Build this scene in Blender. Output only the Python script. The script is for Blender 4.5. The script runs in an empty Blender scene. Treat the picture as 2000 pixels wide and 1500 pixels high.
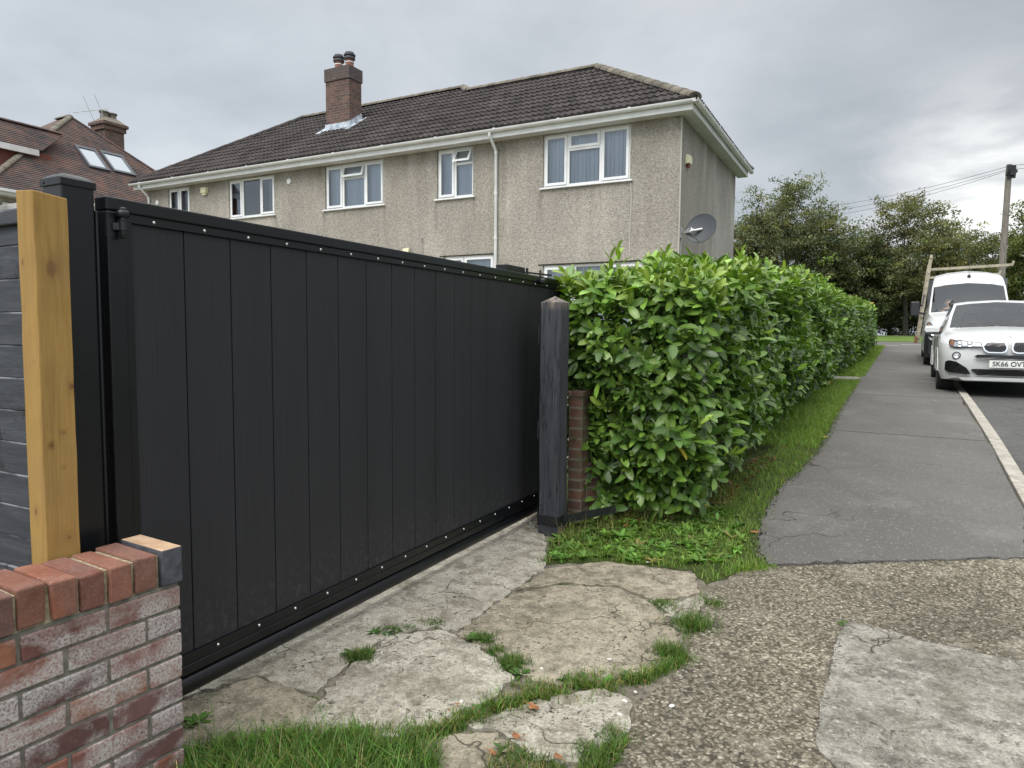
import bpy, bmesh, math, random
import numpy as np
from mathutils import Vector, Matrix
random.seed(7); RNG = np.random.default_rng(11)
R = math.radians
C = bpy.context.scene.collection

# ------------------------------------------------------------------ camera
CZ = 1.42; FPX = 1345.0; PIT = R(4.08); ROLL = R(0.46)
cd = bpy.data.cameras.new('camera'); cam = bpy.data.objects.new('camera', cd); C.objects.link(cam)
bpy.context.scene.camera = cam
cd.sensor_width = 36.0; cd.lens = FPX / 2000 * 36.0; cd.clip_start = 0.05; cd.clip_end = 2000
FW = Vector((0, math.cos(PIT), -math.sin(PIT))); UP0 = Vector((0, math.sin(PIT), math.cos(PIT)))
RT = Vector((1, 0, 0)) * math.cos(ROLL) + UP0 * math.sin(ROLL)
UP = UP0 * math.cos(ROLL) - Vector((1, 0, 0)) * math.sin(ROLL)
CAM = Vector((0, 0, CZ))
cam.matrix_world = Matrix(((RT.x, UP.x, -FW.x, 0), (RT.y, UP.y, -FW.y, 0), (RT.z, UP.z, -FW.z, CZ), (0, 0, 0, 1)))

# ------------------------------------------------------------------ exposure, sky, light
vs = bpy.context.scene.view_settings
vs.view_transform = 'Standard'; vs.look = 'None'; vs.gamma = 1; vs.exposure = 0.22; vs.use_curve_mapping = False
SUN_EL, SUN_AZ = 52, 222
w = bpy.data.worlds.new('World'); bpy.context.scene.world = w; w.use_nodes = True
nt = w.node_tree; nt.nodes.clear()
def nd(nt, t, **kw):
    n = nt.nodes.new(t)
    for k, v in kw.items(): setattr(n, k, v)
    return n
def vmath(nt, op, a, b=None, clamp=False):
    n = nd(nt, 'ShaderNodeMath', operation=op, use_clamp=clamp)
    for i, x in enumerate((a, b)):
        if x is None: continue
        if isinstance(x, (int, float)): n.inputs[i].default_value = x
        else: nt.links.new(x, n.inputs[i])
    return n.outputs[0]
def cmix(nt, f, a, b, mode='MIX'):
    n = nd(nt, 'ShaderNodeMix', data_type='RGBA', blend_type=mode)
    for i, x in ((0, f), (6, a), (7, b)):
        if isinstance(x, (int, float)): n.inputs[i].default_value = x
        elif isinstance(x, (tuple, list)): n.inputs[i].default_value = (*x[:3], 1)
        else: nt.links.new(x, n.inputs[i])
    return n.outputs[2]
def ramp(nt, f, stops):
    n = nd(nt, 'ShaderNodeValToRGB'); e = n.color_ramp.elements
    while len(e) < len(stops): e.new(0.5)
    for x, (p, c) in zip(e, stops):
        x.position = p; x.color = (*((c,) * 3 if isinstance(c, (int, float)) else c), 1)
    nt.links.new(f, n.inputs[0]); return n.outputs[0]
def noise(nt, vec, scale, detail=4, rough=.55, dist=0.0):
    n = nd(nt, 'ShaderNodeTexNoise'); n.inputs['Scale'].default_value = scale; n.inputs['Detail'].default_value = detail
    n.inputs['Roughness'].default_value = rough; n.inputs['Distortion'].default_value = dist
    if vec is not None: nt.links.new(vec, n.inputs['Vector'])
    return n.outputs[0]
def voro(nt, vec, scale, feature='F1', out=0, rnd=1.0):
    n = nd(nt, 'ShaderNodeTexVoronoi', feature=feature); n.inputs['Scale'].default_value = scale
    n.inputs['Randomness'].default_value = rnd
    if vec is not None: nt.links.new(vec, n.inputs['Vector'])
    return n.outputs[out]
def vbw(nt, vec, scale):
    b = nd(nt, 'ShaderNodeRGBToBW'); nt.links.new(voro(nt, vec, scale, 'F1', 1), b.inputs[0]); return ramp(nt, b.outputs[0], [(.15, 0.05), (.85, .95)])
def mapn(nt, vec, scale=(1, 1, 1), loc=(0, 0, 0), rot=(0, 0, 0)):
    n = nd(nt, 'ShaderNodeMapping'); n.inputs['Scale'].default_value = scale; n.inputs['Location'].default_value = loc
    n.inputs['Rotation'].default_value = rot
    nt.links.new(vec, n.inputs['Vector']); return n.outputs[0]
# clouds as a layer over a Nishita sky; an overcast sky is brightest overhead
tc = nd(nt, 'ShaderNodeTexCoord'); gen = tc.outputs['Generated']
sx = nd(nt, 'ShaderNodeSeparateXYZ'); nt.links.new(gen, sx.inputs[0])
zc = vmath(nt, 'MAXIMUM', sx.outputs[2], 0.0); den = vmath(nt, 'ADD', zc, 0.22)
cx = nd(nt, 'ShaderNodeCombineXYZ')
nt.links.new(vmath(nt, 'DIVIDE', sx.outputs[0], den), cx.inputs[0]); nt.links.new(vmath(nt, 'DIVIDE', sx.outputs[1], den), cx.inputs[1])
cl1 = noise(nt, mapn(nt, cx.outputs[0], (1, .8, 1), (3.1, 1.7, 0)), .62, 7, .5, .35)
cl2 = noise(nt, mapn(nt, cx.outputs[0], (1, 1, 1), (9.3, 4.4, 0)), 1.9, 6, .55, .3)
f = vmath(nt, 'ADD', vmath(nt, 'MULTIPLY', cl1, .72), vmath(nt, 'MULTIPLY', cl2, .28))
SKYB = .98
cloud = ramp(nt, f, [(.34, (.345, .375, .415)), (.45, (.405, .44, .48)), (.53, (.48, .515, .555)), (.61, (.585, .615, .65)), (.72, (.72, .74, .765))])
# left side of the view is thinner cloud than the right
lr = nd(nt, 'ShaderNodeMapRange'); nt.links.new(sx.outputs[0], lr.inputs[0]); lr.inputs[1].default_value = -.6; lr.inputs[2].default_value = .55; lr.inputs[3].default_value = 1.2; lr.inputs[4].default_value = .86
cloud = cmix(nt, 1.0, cloud, lr.outputs[0], 'MULTIPLY')
# bright break in the cloud low in the sky beyond the road
dp = nd(nt, 'ShaderNodeVectorMath', operation='DOT_PRODUCT'); nt.links.new(gen, dp.inputs[0])
ga, ge = R(34.5), R(9.0); dp.inputs[1].default_value = (math.sin(ga) * math.cos(ge), math.cos(ga) * math.cos(ge), math.sin(ge))
gl = vmath(nt, 'POWER', vmath(nt, 'MAXIMUM', dp.outputs['Value'], 0), 140)
gl = vmath(nt, 'MULTIPLY', gl, ramp(nt, cl2, [(.38, .25), (.55, 1.0)]))
cloud = cmix(nt, vmath(nt, 'MULTIPLY', gl, .95, True), cloud, (1.0, 1.0, .97))
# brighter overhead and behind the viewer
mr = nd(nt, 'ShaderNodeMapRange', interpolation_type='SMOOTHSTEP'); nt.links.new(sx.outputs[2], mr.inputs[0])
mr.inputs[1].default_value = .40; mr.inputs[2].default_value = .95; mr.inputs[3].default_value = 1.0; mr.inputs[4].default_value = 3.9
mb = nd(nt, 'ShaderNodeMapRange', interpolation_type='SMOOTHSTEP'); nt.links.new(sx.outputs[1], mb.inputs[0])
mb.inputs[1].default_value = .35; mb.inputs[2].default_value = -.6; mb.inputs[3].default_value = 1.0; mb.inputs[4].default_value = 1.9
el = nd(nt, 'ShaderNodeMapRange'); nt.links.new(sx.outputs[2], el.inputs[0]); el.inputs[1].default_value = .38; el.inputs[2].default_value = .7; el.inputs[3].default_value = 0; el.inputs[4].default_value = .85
bwc = nd(nt, 'ShaderNodeRGBToBW'); nt.links.new(cloud, bwc.inputs[0]); cloud = cmix(nt, el.outputs[0], cloud, cmix(nt, 1.0, bwc.outputs[0], (1.0, .985, .95), 'MULTIPLY'))
sky = nd(nt, 'ShaderNodeTexSky', sky_type='NISHITA'); sky.sun_disc = False; sky.sun_elevation = R(SUN_EL); sky.sun_rotation = R(SUN_AZ)
b1 = nd(nt, 'ShaderNodeBackground'); nt.links.new(sky.outputs[0], b1.inputs[0]); b1.inputs[1].default_value = .05 * .15
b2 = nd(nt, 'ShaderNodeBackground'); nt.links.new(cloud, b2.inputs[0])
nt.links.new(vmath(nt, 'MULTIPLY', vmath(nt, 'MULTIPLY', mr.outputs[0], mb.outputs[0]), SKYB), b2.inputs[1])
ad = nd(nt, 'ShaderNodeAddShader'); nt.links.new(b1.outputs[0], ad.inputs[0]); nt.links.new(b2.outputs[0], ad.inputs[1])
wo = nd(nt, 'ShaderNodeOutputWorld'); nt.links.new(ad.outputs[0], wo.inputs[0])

sd_ = bpy.data.lights.new('sun', 'SUN'); sd_.energy = 1.5; sd_.angle = R(30); sd_.color = (1, .965, .91)
so = bpy.data.objects.new('sun', sd_); C.objects.link(so)
sv = Vector((math.sin(R(SUN_AZ)) * math.cos(R(SUN_EL)), math.cos(R(SUN_AZ)) * math.cos(R(SUN_EL)), math.sin(R(SUN_EL))))
so.rotation_euler = sv.to_track_quat('Z', 'Y').to_euler(); so.location = (0, -5, 20)

# ------------------------------------------------------------------ geometry of the place
def azv(a): return Vector((math.sin(R(a)), math.cos(R(a)), 0))
ST = 29.7; VV = azv(ST); UU = azv(ST + 90)         # street direction and the direction across it
ZK = [(-400, 0), (4.3, .03), (6.2, .2), (9, .36), (12, .47), (14, .52), (22, .73), (34, 1.08), (45, 1.22), (56, 1.56), (66, .95), (3000, .95)]
zkx, zky = [a for a, b in ZK], [b for a, b in ZK]
def zg(x, y): return float(np.interp(x * VV.x + y * VV.y, zkx, zky))
def zga(x, y): return np.interp(x * VV.x + y * VV.y, zkx, zky)
def sw(u, v, dz=0.0):                                 # street frame to world, on the ground
    p = UU * u + VV * v; return Vector((p.x, p.y, zg(p.x, p.y) + dz))
def ray(px, py): return FW + RT * ((px - 1000) / FPX) - UP * ((py - 750) / FPX)
def gnd(px, py):                                      # ground point seen at a spot of the survey photograph
    d = ray(px, py); t = .5
    while t < 150:
        p = CAM + d * t
        if p.z <= zg(p.x, p.y): return p
        t += .004 if t < 12 else .05
    return p
def onplane(px, py, p0, n):
    d = ray(px, py); return CAM + d * ((Vector(p0) - CAM).dot(n) / d.dot(n))

# ------------------------------------------------------------------ object helpers
def meta(o, label=None, cat=None, group=None, kind=None):
    if label: o['label'] = label
    if cat: o['category'] = cat
    if group: o['group'] = group
    if kind: o['kind'] = kind
    return o
def thing(name, label, cat, loc=(0, 0, 0), az=0.0, group=None):   # local Y points along azimuth az
    o = bpy.data.objects.new(name, None); C.objects.link(o); o.location = loc; o.rotation_euler = (0, 0, -R(az))
    o.empty_display_size = .2
    return meta(o, label, cat, group)
def loc_of(o, p):                                      # world point -> local of an un-parented frame
    q = Vector(p) - Vector(o.location); a = o.rotation_euler.z
    return Vector((q.x * math.cos(a) + q.y * math.sin(a), -q.x * math.sin(a) + q.y * math.cos(a), q.z))
class MB:
    def __init__(s): s.v = []; s.f = []; s.m = []; s.c = []
    def add(s, vs, fs, mi=0, col=(1, 1, 1)):
        b = len(s.v); s.v += [tuple(v) for v in vs]; s.c += [col] * len(vs)
        for f in fs: s.f.append([b + i for i in f]); s.m.append(mi)
    def box(s, x0, x1, y0, y1, z0, z1, mi=0, col=(1, 1, 1)):
        s.add([(x0, y0, z0), (x1, y0, z0), (x1, y1, z0), (x0, y1, z0), (x0, y0, z1), (x1, y0, z1), (x1, y1, z1), (x0, y1, z1)],
              [(3, 2, 1, 0), (4, 5, 6, 7), (0, 1, 5, 4), (1, 2, 6, 5), (2, 3, 7, 6), (3, 0, 4, 7)], mi, col)
        return s
    def obox(s, c, ax, ay, az_, hx, hy, hz, mi=0, col=(1, 1, 1)):
        c = Vector(c); ax, ay, az_ = Vector(ax) * hx, Vector(ay) * hy, Vector(az_) * hz
        P = [c - ax - ay - az_, c + ax - ay - az_, c + ax + ay - az_, c - ax + ay - az_, c - ax - ay + az_, c + ax - ay + az_, c + ax + ay + az_, c - ax + ay + az_]
        s.add(P, [(3, 2, 1, 0), (4, 5, 6, 7), (0, 1, 5, 4), (1, 2, 6, 5), (2, 3, 7, 6), (3, 0, 4, 7)], mi, col); return s
    def bar(s, p, q, w_, h_, up=(0, 0, 1), mi=0):
        p, q = Vector(p), Vector(q); d = (q - p); L = d.length; d.normalize(); side = d.cross(Vector(up)).normalized(); u = side.cross(d)
        return s.obox((p + q) / 2, side, d, u, w_ / 2, L / 2, h_ / 2, mi)
    def prism(s, poly, ext, mi=0):                     # poly: 3-D points, ext: extrusion vector
        n = len(poly); ext = Vector(ext); a = [Vector(p) for p in poly]; b = [p + ext for p in a]
        s.add(a + b, [tuple(range(n - 1, -1, -1)), tuple(range(n, 2 * n))] + [(i, (i + 1) % n, n + (i + 1) % n, n + i) for i in range(n)], mi); return s
    def tube(s, pts, rad, n=8, mi=0, cap=True):
        pts = [Vector(p) for p in pts]; rad = [rad] * len(pts) if isinstance(rad, (int, float)) else rad
        vs, fs = [], []; ref = None
        for i, p in enumerate(pts):
            d = (pts[min(i + 1, len(pts) - 1)] - pts[max(i - 1, 0)]).normalized()
            if ref is None: ref = Vector((0, 0, 1)) if abs(d.z) < .9 else Vector((1, 0, 0))
            a = d.cross(ref).normalized(); b = d.cross(a); ref = a.cross(d)
            for k in range(n):
                t = 2 * math.pi * k / n; vs.append(p + (a * math.cos(t) + b * math.sin(t)) * rad[i])
        for i in range(len(pts) - 1):
            for k in range(n):
                k2 = (k + 1) % n; fs.append((i * n + k, i * n + k2, (i + 1) * n + k2, (i + 1) * n + k))
        if cap: fs += [tuple(range(n)), tuple((len(pts) - 1) * n + k for k in range(n - 1, -1, -1))]
        s.add(vs, fs, mi); return s
    def lathe(s, prof, o=(0, 0, 0), ax=(0, 0, 1), n=16, mi=0, cap=True, sc=(1, 1)):  # prof: (radius, height)
        ax = Vector(ax).normalized(); ref = Vector((0, 0, 1)) if abs(ax.z) < .9 else Vector((1, 0, 0))
        a = ax.cross(ref).normalized(); b = ax.cross(a); o = Vector(o); vs, fs = [], []
        for r, h in prof:
            for k in range(n):
                t = 2 * math.pi * k / n; vs.append(o + ax * h + (a * math.cos(t) * sc[0] + b * math.sin(t) * sc[1]) * r)
        for i in range(len(prof) - 1):
            for k in range(n):
                k2 = (k + 1) % n; fs.append((i * n + k, i * n + k2, (i + 1) * n + k2, (i + 1) * n + k))
        if cap: fs += [tuple(range(n)), tuple((len(prof) - 1) * n + k for k in range(n - 1, -1, -1))]
        s.add(vs, fs, mi); return s
    def build(s, name, mats, parent=None, bevel=0, smooth=0, loc=None, az=0, fix=True):
        me = bpy.data.meshes.new(name); me.from_pydata(s.v, [], s.f)
        for m in (mats if isinstance(mats, (list, tuple)) else [mats]): me.materials.append(m)
        me.polygons.foreach_set('material_index', s.m)
        if any(c != (1, 1, 1) for c in s.c):
            at = me.color_attributes.new('Col', 'FLOAT_COLOR', 'POINT')
            at.data.foreach_set('color', np.array([(*c[:3], 1) for c in s.c], dtype=np.float32).ravel())
        if fix:
            bm = bmesh.new(); bm.from_mesh(me); bmesh.ops.recalc_face_normals(bm, faces=bm.faces); bm.to_mesh(me); bm.free()
        if smooth:
            me.polygons.foreach_set('use_smooth', [True] * len(me.polygons)); me.set_sharp_from_angle(angle=R(smooth))
        me.update(); o = bpy.data.objects.new(name, me); C.objects.link(o)
        if parent: o.parent = parent
        if loc is not None: o.location = loc; o.rotation_euler = (0, 0, -R(az))
        if bevel:
            b = o.modifiers.new('edge', 'BEVEL'); b.width = bevel; b.segments = 2; b.limit_method = 'ANGLE'; b.angle_limit = R(40)
        return o
def np_mesh(name, V, F, mats, cols=None, uv=None, parent=None, smooth=False, mi=None):
    # V (N,3); F list of integer arrays (n,k); uv per-vertex
    me = bpy.data.meshes.new(name); V = np.asarray(V, dtype=np.float32)
    me.vertices.add(len(V)); me.vertices.foreach_set('co', V.ravel())
    lv = np.concatenate([f.ravel() for f in F]).astype(np.int32); tot = np.concatenate([np.full(len(f), f.shape[1]) for f in F]).astype(np.int32)
    me.loops.add(len(lv)); me.loops.foreach_set('vertex_index', lv)
    st = np.concatenate([[0], np.cumsum(tot)[:-1]]).astype(np.int32)
    me.polygons.add(len(tot)); me.polygons.foreach_set('loop_start', st); me.polygons.foreach_set('loop_total', tot)
    for m in (mats if isinstance(mats, (list, tuple)) else [mats]): me.materials.append(m)
    if mi is not None: me.polygons.foreach_set('material_index', mi.astype(np.int32))
    if smooth: me.polygons.foreach_set('use_smooth', np.ones(len(tot), dtype=bool))
    me.update(calc_edges=True)
    if cols is not None:
        at = me.color_attributes.new('Col', 'FLOAT_COLOR', 'POINT'); cc = np.ones((len(V), 4), dtype=np.float32); cc[:, :3] = cols
        at.data.foreach_set('color', cc.ravel())
    if uv is not None:
        l = me.uv_layers.new(name='UVMap'); l.data.foreach_set('uv', np.asarray(uv, dtype=np.float32)[lv].ravel())
    o = bpy.data.objects.new(name, me); C.objects.link(o)
    if parent: o.parent = parent
    return o
def copy_tree(o, parent=None):
    c = o.copy(); C.objects.link(c)
    if parent is not None: c.parent = parent
    for ch in list(o.children): copy_tree(ch, c)
    return c

# ------------------------------------------------------------------ materials
def mat(name, col=(.5, .5, .5), rough=.6, metal=0.0, spec=.5, fn=None, coat=0):
    m = bpy.data.materials.new(name); m.use_nodes = True; nt = m.node_tree; p = nt.nodes['Principled BSDF']
    p.inputs['Base Color'].default_value = (*col, 1); p.inputs['Roughness'].default_value = rough
    p.inputs['Metallic'].default_value = metal; p.inputs['Specular IOR Level'].default_value = spec; p.inputs['Coat Weight'].default_value = coat
    if coat: p.inputs['Coat Roughness'].default_value = .05
    if fn: fn(nt, p, nd(nt, 'ShaderNodeTexCoord').outputs['Object'])
    return m
def setc(nt, p, c): nt.links.new(c, p.inputs['Base Color'])
def bump(nt, p, h, strength=.5, dist=.01):
    b = nd(nt, 'ShaderNodeBump'); b.inputs['Strength'].default_value = strength; b.inputs['Distance'].default_value = dist
    nt.links.new(h, b.inputs['Height']); nt.links.new(b.outputs[0], p.inputs['Normal'])
def vcol(nt):
    n = nd(nt, 'ShaderNodeVertexColor'); n.layer_name = 'Col'; return n.outputs[0]
def varied(a, b, scale=6, detail=5, rough_amt=None, bmp=None, lo=.35, hi=.65, stretch=(1, 1, 1)):
    def fn(nt, p, o):
        v = mapn(nt, o, stretch); n = noise(nt, v, scale, detail)
        setc(nt, p, ramp(nt, n, [(lo, a), (hi, b)]))
        if bmp: bump(nt, p, noise(nt, v, bmp[0], 4), bmp[1], bmp[2])
    return fn
def f_render(side):
    def fn(nt, p, o):
        big = noise(nt, o, .55, 6, .6); st = noise(nt, mapn(nt, o, (2.2, 2.2, .22)), 1.6, 6, .65)
        c = ramp(nt, big, [(.3, (.33, .305, .265) if not side else (.38, .365, .34)), (.5, (.40, .37, .325) if not side else (.45, .435, .405)), (.7, (.47, .435, .385) if not side else (.52, .50, .47))])  # side wall tones raised to offset the dimmer light on that side
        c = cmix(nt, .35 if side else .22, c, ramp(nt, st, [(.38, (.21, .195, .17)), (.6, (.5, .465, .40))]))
        c = cmix(nt, ramp(nt, noise(nt, mapn(nt, o, (1, 1, .8)), .45, 4, .5), [(.42, .45), (.6, 0.0)]), c, (.24, .22, .19))
        sx = nd(nt, 'ShaderNodeSeparateXYZ'); nt.links.new(o, sx.inputs[0])
        top = nd(nt, 'ShaderNodeMapRange'); nt.links.new(sx.outputs[2], top.inputs[0]); top.inputs[1].default_value = 4.6; top.inputs[2].default_value = 5.9
        grime = vmath(nt, 'MULTIPLY', top.outputs[0], ramp(nt, noise(nt, mapn(nt, o, (1.5, 1.5, .5)), 1.2, 5), [(.42, 0.0), (.7, .75)]), True)
        c = cmix(nt, grime, c, (.17, .155, .125))
        if not side:                                    # run marks below the sill ends and beside the drainpipe
            stn = noise(nt, mapn(nt, o, (3, 3, .6)), 3, 4)
            for xc, zt_, hw, ln, k in ((-1.02, 4.6, .07, 1.3, .5), (-3.08, 4.6, .09, .9, .55), (-4.80, 4.6, .06, .8, .5), (-5.86, 4.6, .07, 1.1, .5), (-7.40, 4.6, .07, 1.0, .5), (-9.40, 4.6, .10, .8, .5), (-4.02, 5.75, .10, 3.2, .35), (-11.15, 4.62, .08, .9, .5), (-2.1, 4.6, .95, .35, .3), (-8.4, 4.6, .95, .3, .3)):
                dx = vmath(nt, 'ABSOLUTE', vmath(nt, 'SUBTRACT', vmath(nt, 'ADD', sx.outputs[0], vmath(nt, 'MULTIPLY', vmath(nt, 'SUBTRACT', stn, .5), .15)), xc))
                mx_ = nd(nt, 'ShaderNodeMapRange'); nt.links.new(dx, mx_.inputs[0]); mx_.inputs[1].default_value = hw; mx_.inputs[2].default_value = hw * .3; mx_.inputs[3].default_value = 0; mx_.inputs[4].default_value = k
                mz_ = nd(nt, 'ShaderNodeMapRange'); nt.links.new(sx.outputs[2], mz_.inputs[0]); mz_.inputs[1].default_value = zt_ - ln; mz_.inputs[2].default_value = zt_ - .03
                up_m = vmath(nt, 'LESS_THAN', sx.outputs[2], zt_)
                c = cmix(nt, vmath(nt, 'MULTIPLY', vmath(nt, 'MULTIPLY', mx_.outputs[0], mz_.outputs[0]), up_m, True), c, (.17, .155, .13))
        peb = vbw(nt, o, 55 if not side else 60)
        c = cmix(nt, .38, c, peb, 'SOFT_LIGHT')
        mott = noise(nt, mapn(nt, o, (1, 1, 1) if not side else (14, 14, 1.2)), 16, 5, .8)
        c = cmix(nt, .85, c, ramp(nt, mott, [(.34, .68), (.5, 1.0), (.66, 1.18)]), 'MULTIPLY')
        setc(nt, p, c); bump(nt, p, vmath(nt, 'ADD', voro(nt, o, 55), vmath(nt, 'MULTIPLY', mott, 2.0)), .8, .012)
    return fn
m_render = mat('pebbledash', rough=.95, spec=.15, fn=f_render(False)); m_render_s = mat('pebbledash_side_lifted', rough=.95, spec=.15, fn=f_render(True))
m_seam = mat('cement_seam', (.42, .40, .36), .9)
m_upvc = mat('white_upvc', (.74, .75, .75), .35, fn=varied((.68, .69, .69), (.78, .79, .79), 3, 3))
m_soffit = mat('soffit_board', (.60, .61, .60), .5, fn=lambda nt, p, o: (setc(nt, p, ramp(nt, noise(nt, o, 2.2, 5), [(.3, (.5, .5, .48)), (.65, (.68, .68, .67))]))))
def f_glass(tint, refl):
    def mk(name):
        m = bpy.data.materials.new(name); m.use_nodes = True; nt = m.node_tree; nt.nodes.clear()
        t = nd(nt, 'ShaderNodeBsdfTransparent'); t.inputs[0].default_value = (*tint, 1)
        g = nd(nt, 'ShaderNodeBsdfGlossy'); g.inputs['Roughness'].default_value = .02; g.inputs[0].default_value = (.9, .95, 1, 1)
        fr = nd(nt, 'ShaderNodeLayerWeight'); fr.inputs[0].default_value = refl
        mx = nd(nt, 'ShaderNodeMixShader'); nt.links.new(fr.outputs['Fresnel'], mx.inputs[0]); nt.links.new(t.outputs[0], mx.inputs[1]); nt.links.new(g.outputs[0], mx.inputs[2])
        o = nd(nt, 'ShaderNodeOutputMaterial'); nt.links.new(mx.outputs[0], o.inputs[0]); return m
    return mk
m_glass = f_glass((.90, .96, 1.0), .50)('window_glass'); m_carglass = f_glass((.84, .89, .91), .36)('windscreen_glass'); m_sideglass = f_glass((.22, .25, .28), .45)('side_glass')
m_lens = f_glass((.92, .94, .96), .3)('lamp_lens')
m_blind = mat('blind_fabric', (.80, .86, .93), .8); m_room = mat('room_inside', (.07, .08, .10), .9); m_curtain = mat('curtain_fabric', (.25, .28, .33), .9)
def f_tile(a, b, lich):
    def fn(nt, p, o):
        n = noise(nt, o, 1.3, 5); n2 = noise(nt, o, 22, 4, .7); v = vbw(nt, mapn(nt, o, (3.3, 2.9, 2.9)), 1.0)
        c = ramp(nt, n, [(.3, a), (.7, b)]); c = cmix(nt, .35, c, v, 'SOFT_LIGHT'); c = cmix(nt, ramp(nt, n2, [(.55, 0.0), (.75, .55)]), c, lich)
        setc(nt, p, c); bump(nt, p, n2, .4, .01)
    return fn
m_tile = mat('concrete_roof_tile', rough=.9, spec=.12, fn=f_tile((.042, .037, .036), (.057, .050, .049), (.078, .070, .065)))
m_ridge = mat('ridge_tile', rough=.9, fn=f_tile((.10, .09, .072), (.155, .138, .108), (.25, .20, .10)))
m_lead = mat('lead_flashing', (.42, .47, .53), .5, .2, fn=varied((.30, .35, .40), (.55, .6, .66), 9, 4))
def f_brick(bw, bh, c1, c2, mort, msz=.01, stain=None):
    def fn(nt, p, o):
        sx = nd(nt, 'ShaderNodeSeparateXYZ'); nt.links.new(o, sx.inputs[0])
        cb = nd(nt, 'ShaderNodeCombineXYZ'); nt.links.new(vmath(nt, 'ADD', sx.outputs[0], sx.outputs[1]), cb.inputs[0]); nt.links.new(sx.outputs[2], cb.inputs[1])
        b = nd(nt, 'ShaderNodeTexBrick'); nt.links.new(cb.outputs[0], b.inputs['Vector']); b.inputs['Scale'].default_value = 1
        b.inputs['Color1'].default_value = (*c1, 1); b.inputs['Color2'].default_value = (*c2, 1); b.inputs['Mortar'].default_value = (*mort, 1)
        b.inputs['Mortar Size'].default_value = msz; b.inputs['Brick Width'].default_value = bw; b.inputs['Row Height'].default_value = bh; b.inputs['Mortar Smooth'].default_value = .3
        c = cmix(nt, .5, b.outputs[0], ramp(nt, noise(nt, o, 9, 5), [(.3, (.25, .25, .25)), (.7, (.8, .8, .8))]), 'SOFT_LIGHT')
        if stain: c = cmix(nt, ramp(nt, noise(nt, mapn(nt, o, (1, 1, .35)), 3.5, 5), [(.48, 0.0), (.62, .8)]), c, stain)
        setc(nt, p, c); bump(nt, p, b.outputs[1], -.6, .01)
    return fn
m_chim = mat('chimney_brick', rough=.9, fn=f_brick(.225, .075, (.150, .075, .056), (.070, .045, .040), (.13, .11, .095), .011))
m_chim_d = mat('sooty_chimney_brick', rough=.95, fn=f_brick(.225, .075, (.075, .06, .062), (.115, .08, .068), (.06, .055, .055)))
m_pot = mat('clay_pot', (.24, .10, .07), .85); m_cement_d = mat('lichen_cement', (.16, .145, .115), .95); m_cowl = mat('pot_cowl', (.06, .06, .07), .6); m_cement = mat('flaunching_cement', (.36, .35, .32), .95, fn=varied((.25, .24, .22), (.42, .41, .38), 20))
m_clay = mat('clay_roof_tile', rough=.9, spec=.2, fn=lambda nt, p, o: (
    setc(nt, p, cmix(nt, .72, ramp(nt, vbw(nt, mapn(nt, o, (6, 6, 10)), 1.0), [(.12, (.060, .052, .056)), (.38, (.13, .080, .066)), (.62, (.22, .098, .070)), (.9, (.085, .075, .08))]),
         ramp(nt, noise(nt, o, .9, 5, .7), [(.38, (.056, .052, .054)), (.5, (.090, .073, .068)), (.64, (.145, .092, .075))]))), bump(nt, p, noise(nt, o, 40, 3), .3, .01)))
m_black = mat('black_powder_coat', (.0055, .0060, .0075), .30, 0, .38, fn=lambda nt, p, o: (bump(nt, p, noise(nt, o, 700, 2), .05, .001),
    nt.links.new(ramp(nt, noise(nt, o, 5, 5, .7), [(.35, .24), (.7, .42)]), p.inputs['Roughness'])))
def dust(nt, p, o):                                    # mud splash along the foot, a few pale scuffs and run marks
    c = p.inputs['Base Color'].links[0].from_socket; sx = nd(nt, 'ShaderNodeSeparateXYZ'); nt.links.new(o, sx.inputs[0]); lo = nd(nt, 'ShaderNodeMapRange'); nt.links.new(sx.outputs[2], lo.inputs[0]); lo.inputs[1].default_value = .55; lo.inputs[2].default_value = .24
    sp = vmath(nt, 'MULTIPLY', lo.outputs[0], ramp(nt, noise(nt, o, 28, 5, .8), [(.50, 0.0), (.66, .35)])); c = cmix(nt, sp, c, (.11, .10, .08))
    sc = vmath(nt, 'MULTIPLY', ramp(nt, noise(nt, mapn(nt, o, (1, 26, 2.2)), 1.6, 5, .75), [(.66, 0.0), (.74, .30)]), ramp(nt, noise(nt, o, 1.4, 3), [(.5, 0.0), (.62, 1.0)])); c = cmix(nt, sc, c, (.13, .13, .13)); setc(nt, p, c)
m_board = mat('charcoal_composite_board', rough=.6, spec=.28, fn=lambda nt, p, o: (
    setc(nt, p, cmix(nt, 1.0, ramp(nt, noise(nt, mapn(nt, o, (60, 60, 1.2)), 2.0, 6, .7), [(.3, (.0190, .0193, .0220)), (.7, (.0270, .0272, .0305))]),
         ramp(nt, noise(nt, mapn(nt, o, (1, 4.98, .02), (0, .31, 0)), 1.0, 0), [(.3, .93), (.7, 1.07)]), 'MULTIPLY')),
    bump(nt, p, noise(nt, mapn(nt, o, (90, 90, 1.5)), 3.0, 5, .7), .35, .002), dust(nt, p, o)))
m_bolt = mat('galvanised_bolt', (.75, .75, .76), .3, 1.0); m_scuff = mat('hinge_steel', (.03, .032, .036), .32, .6)
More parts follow.
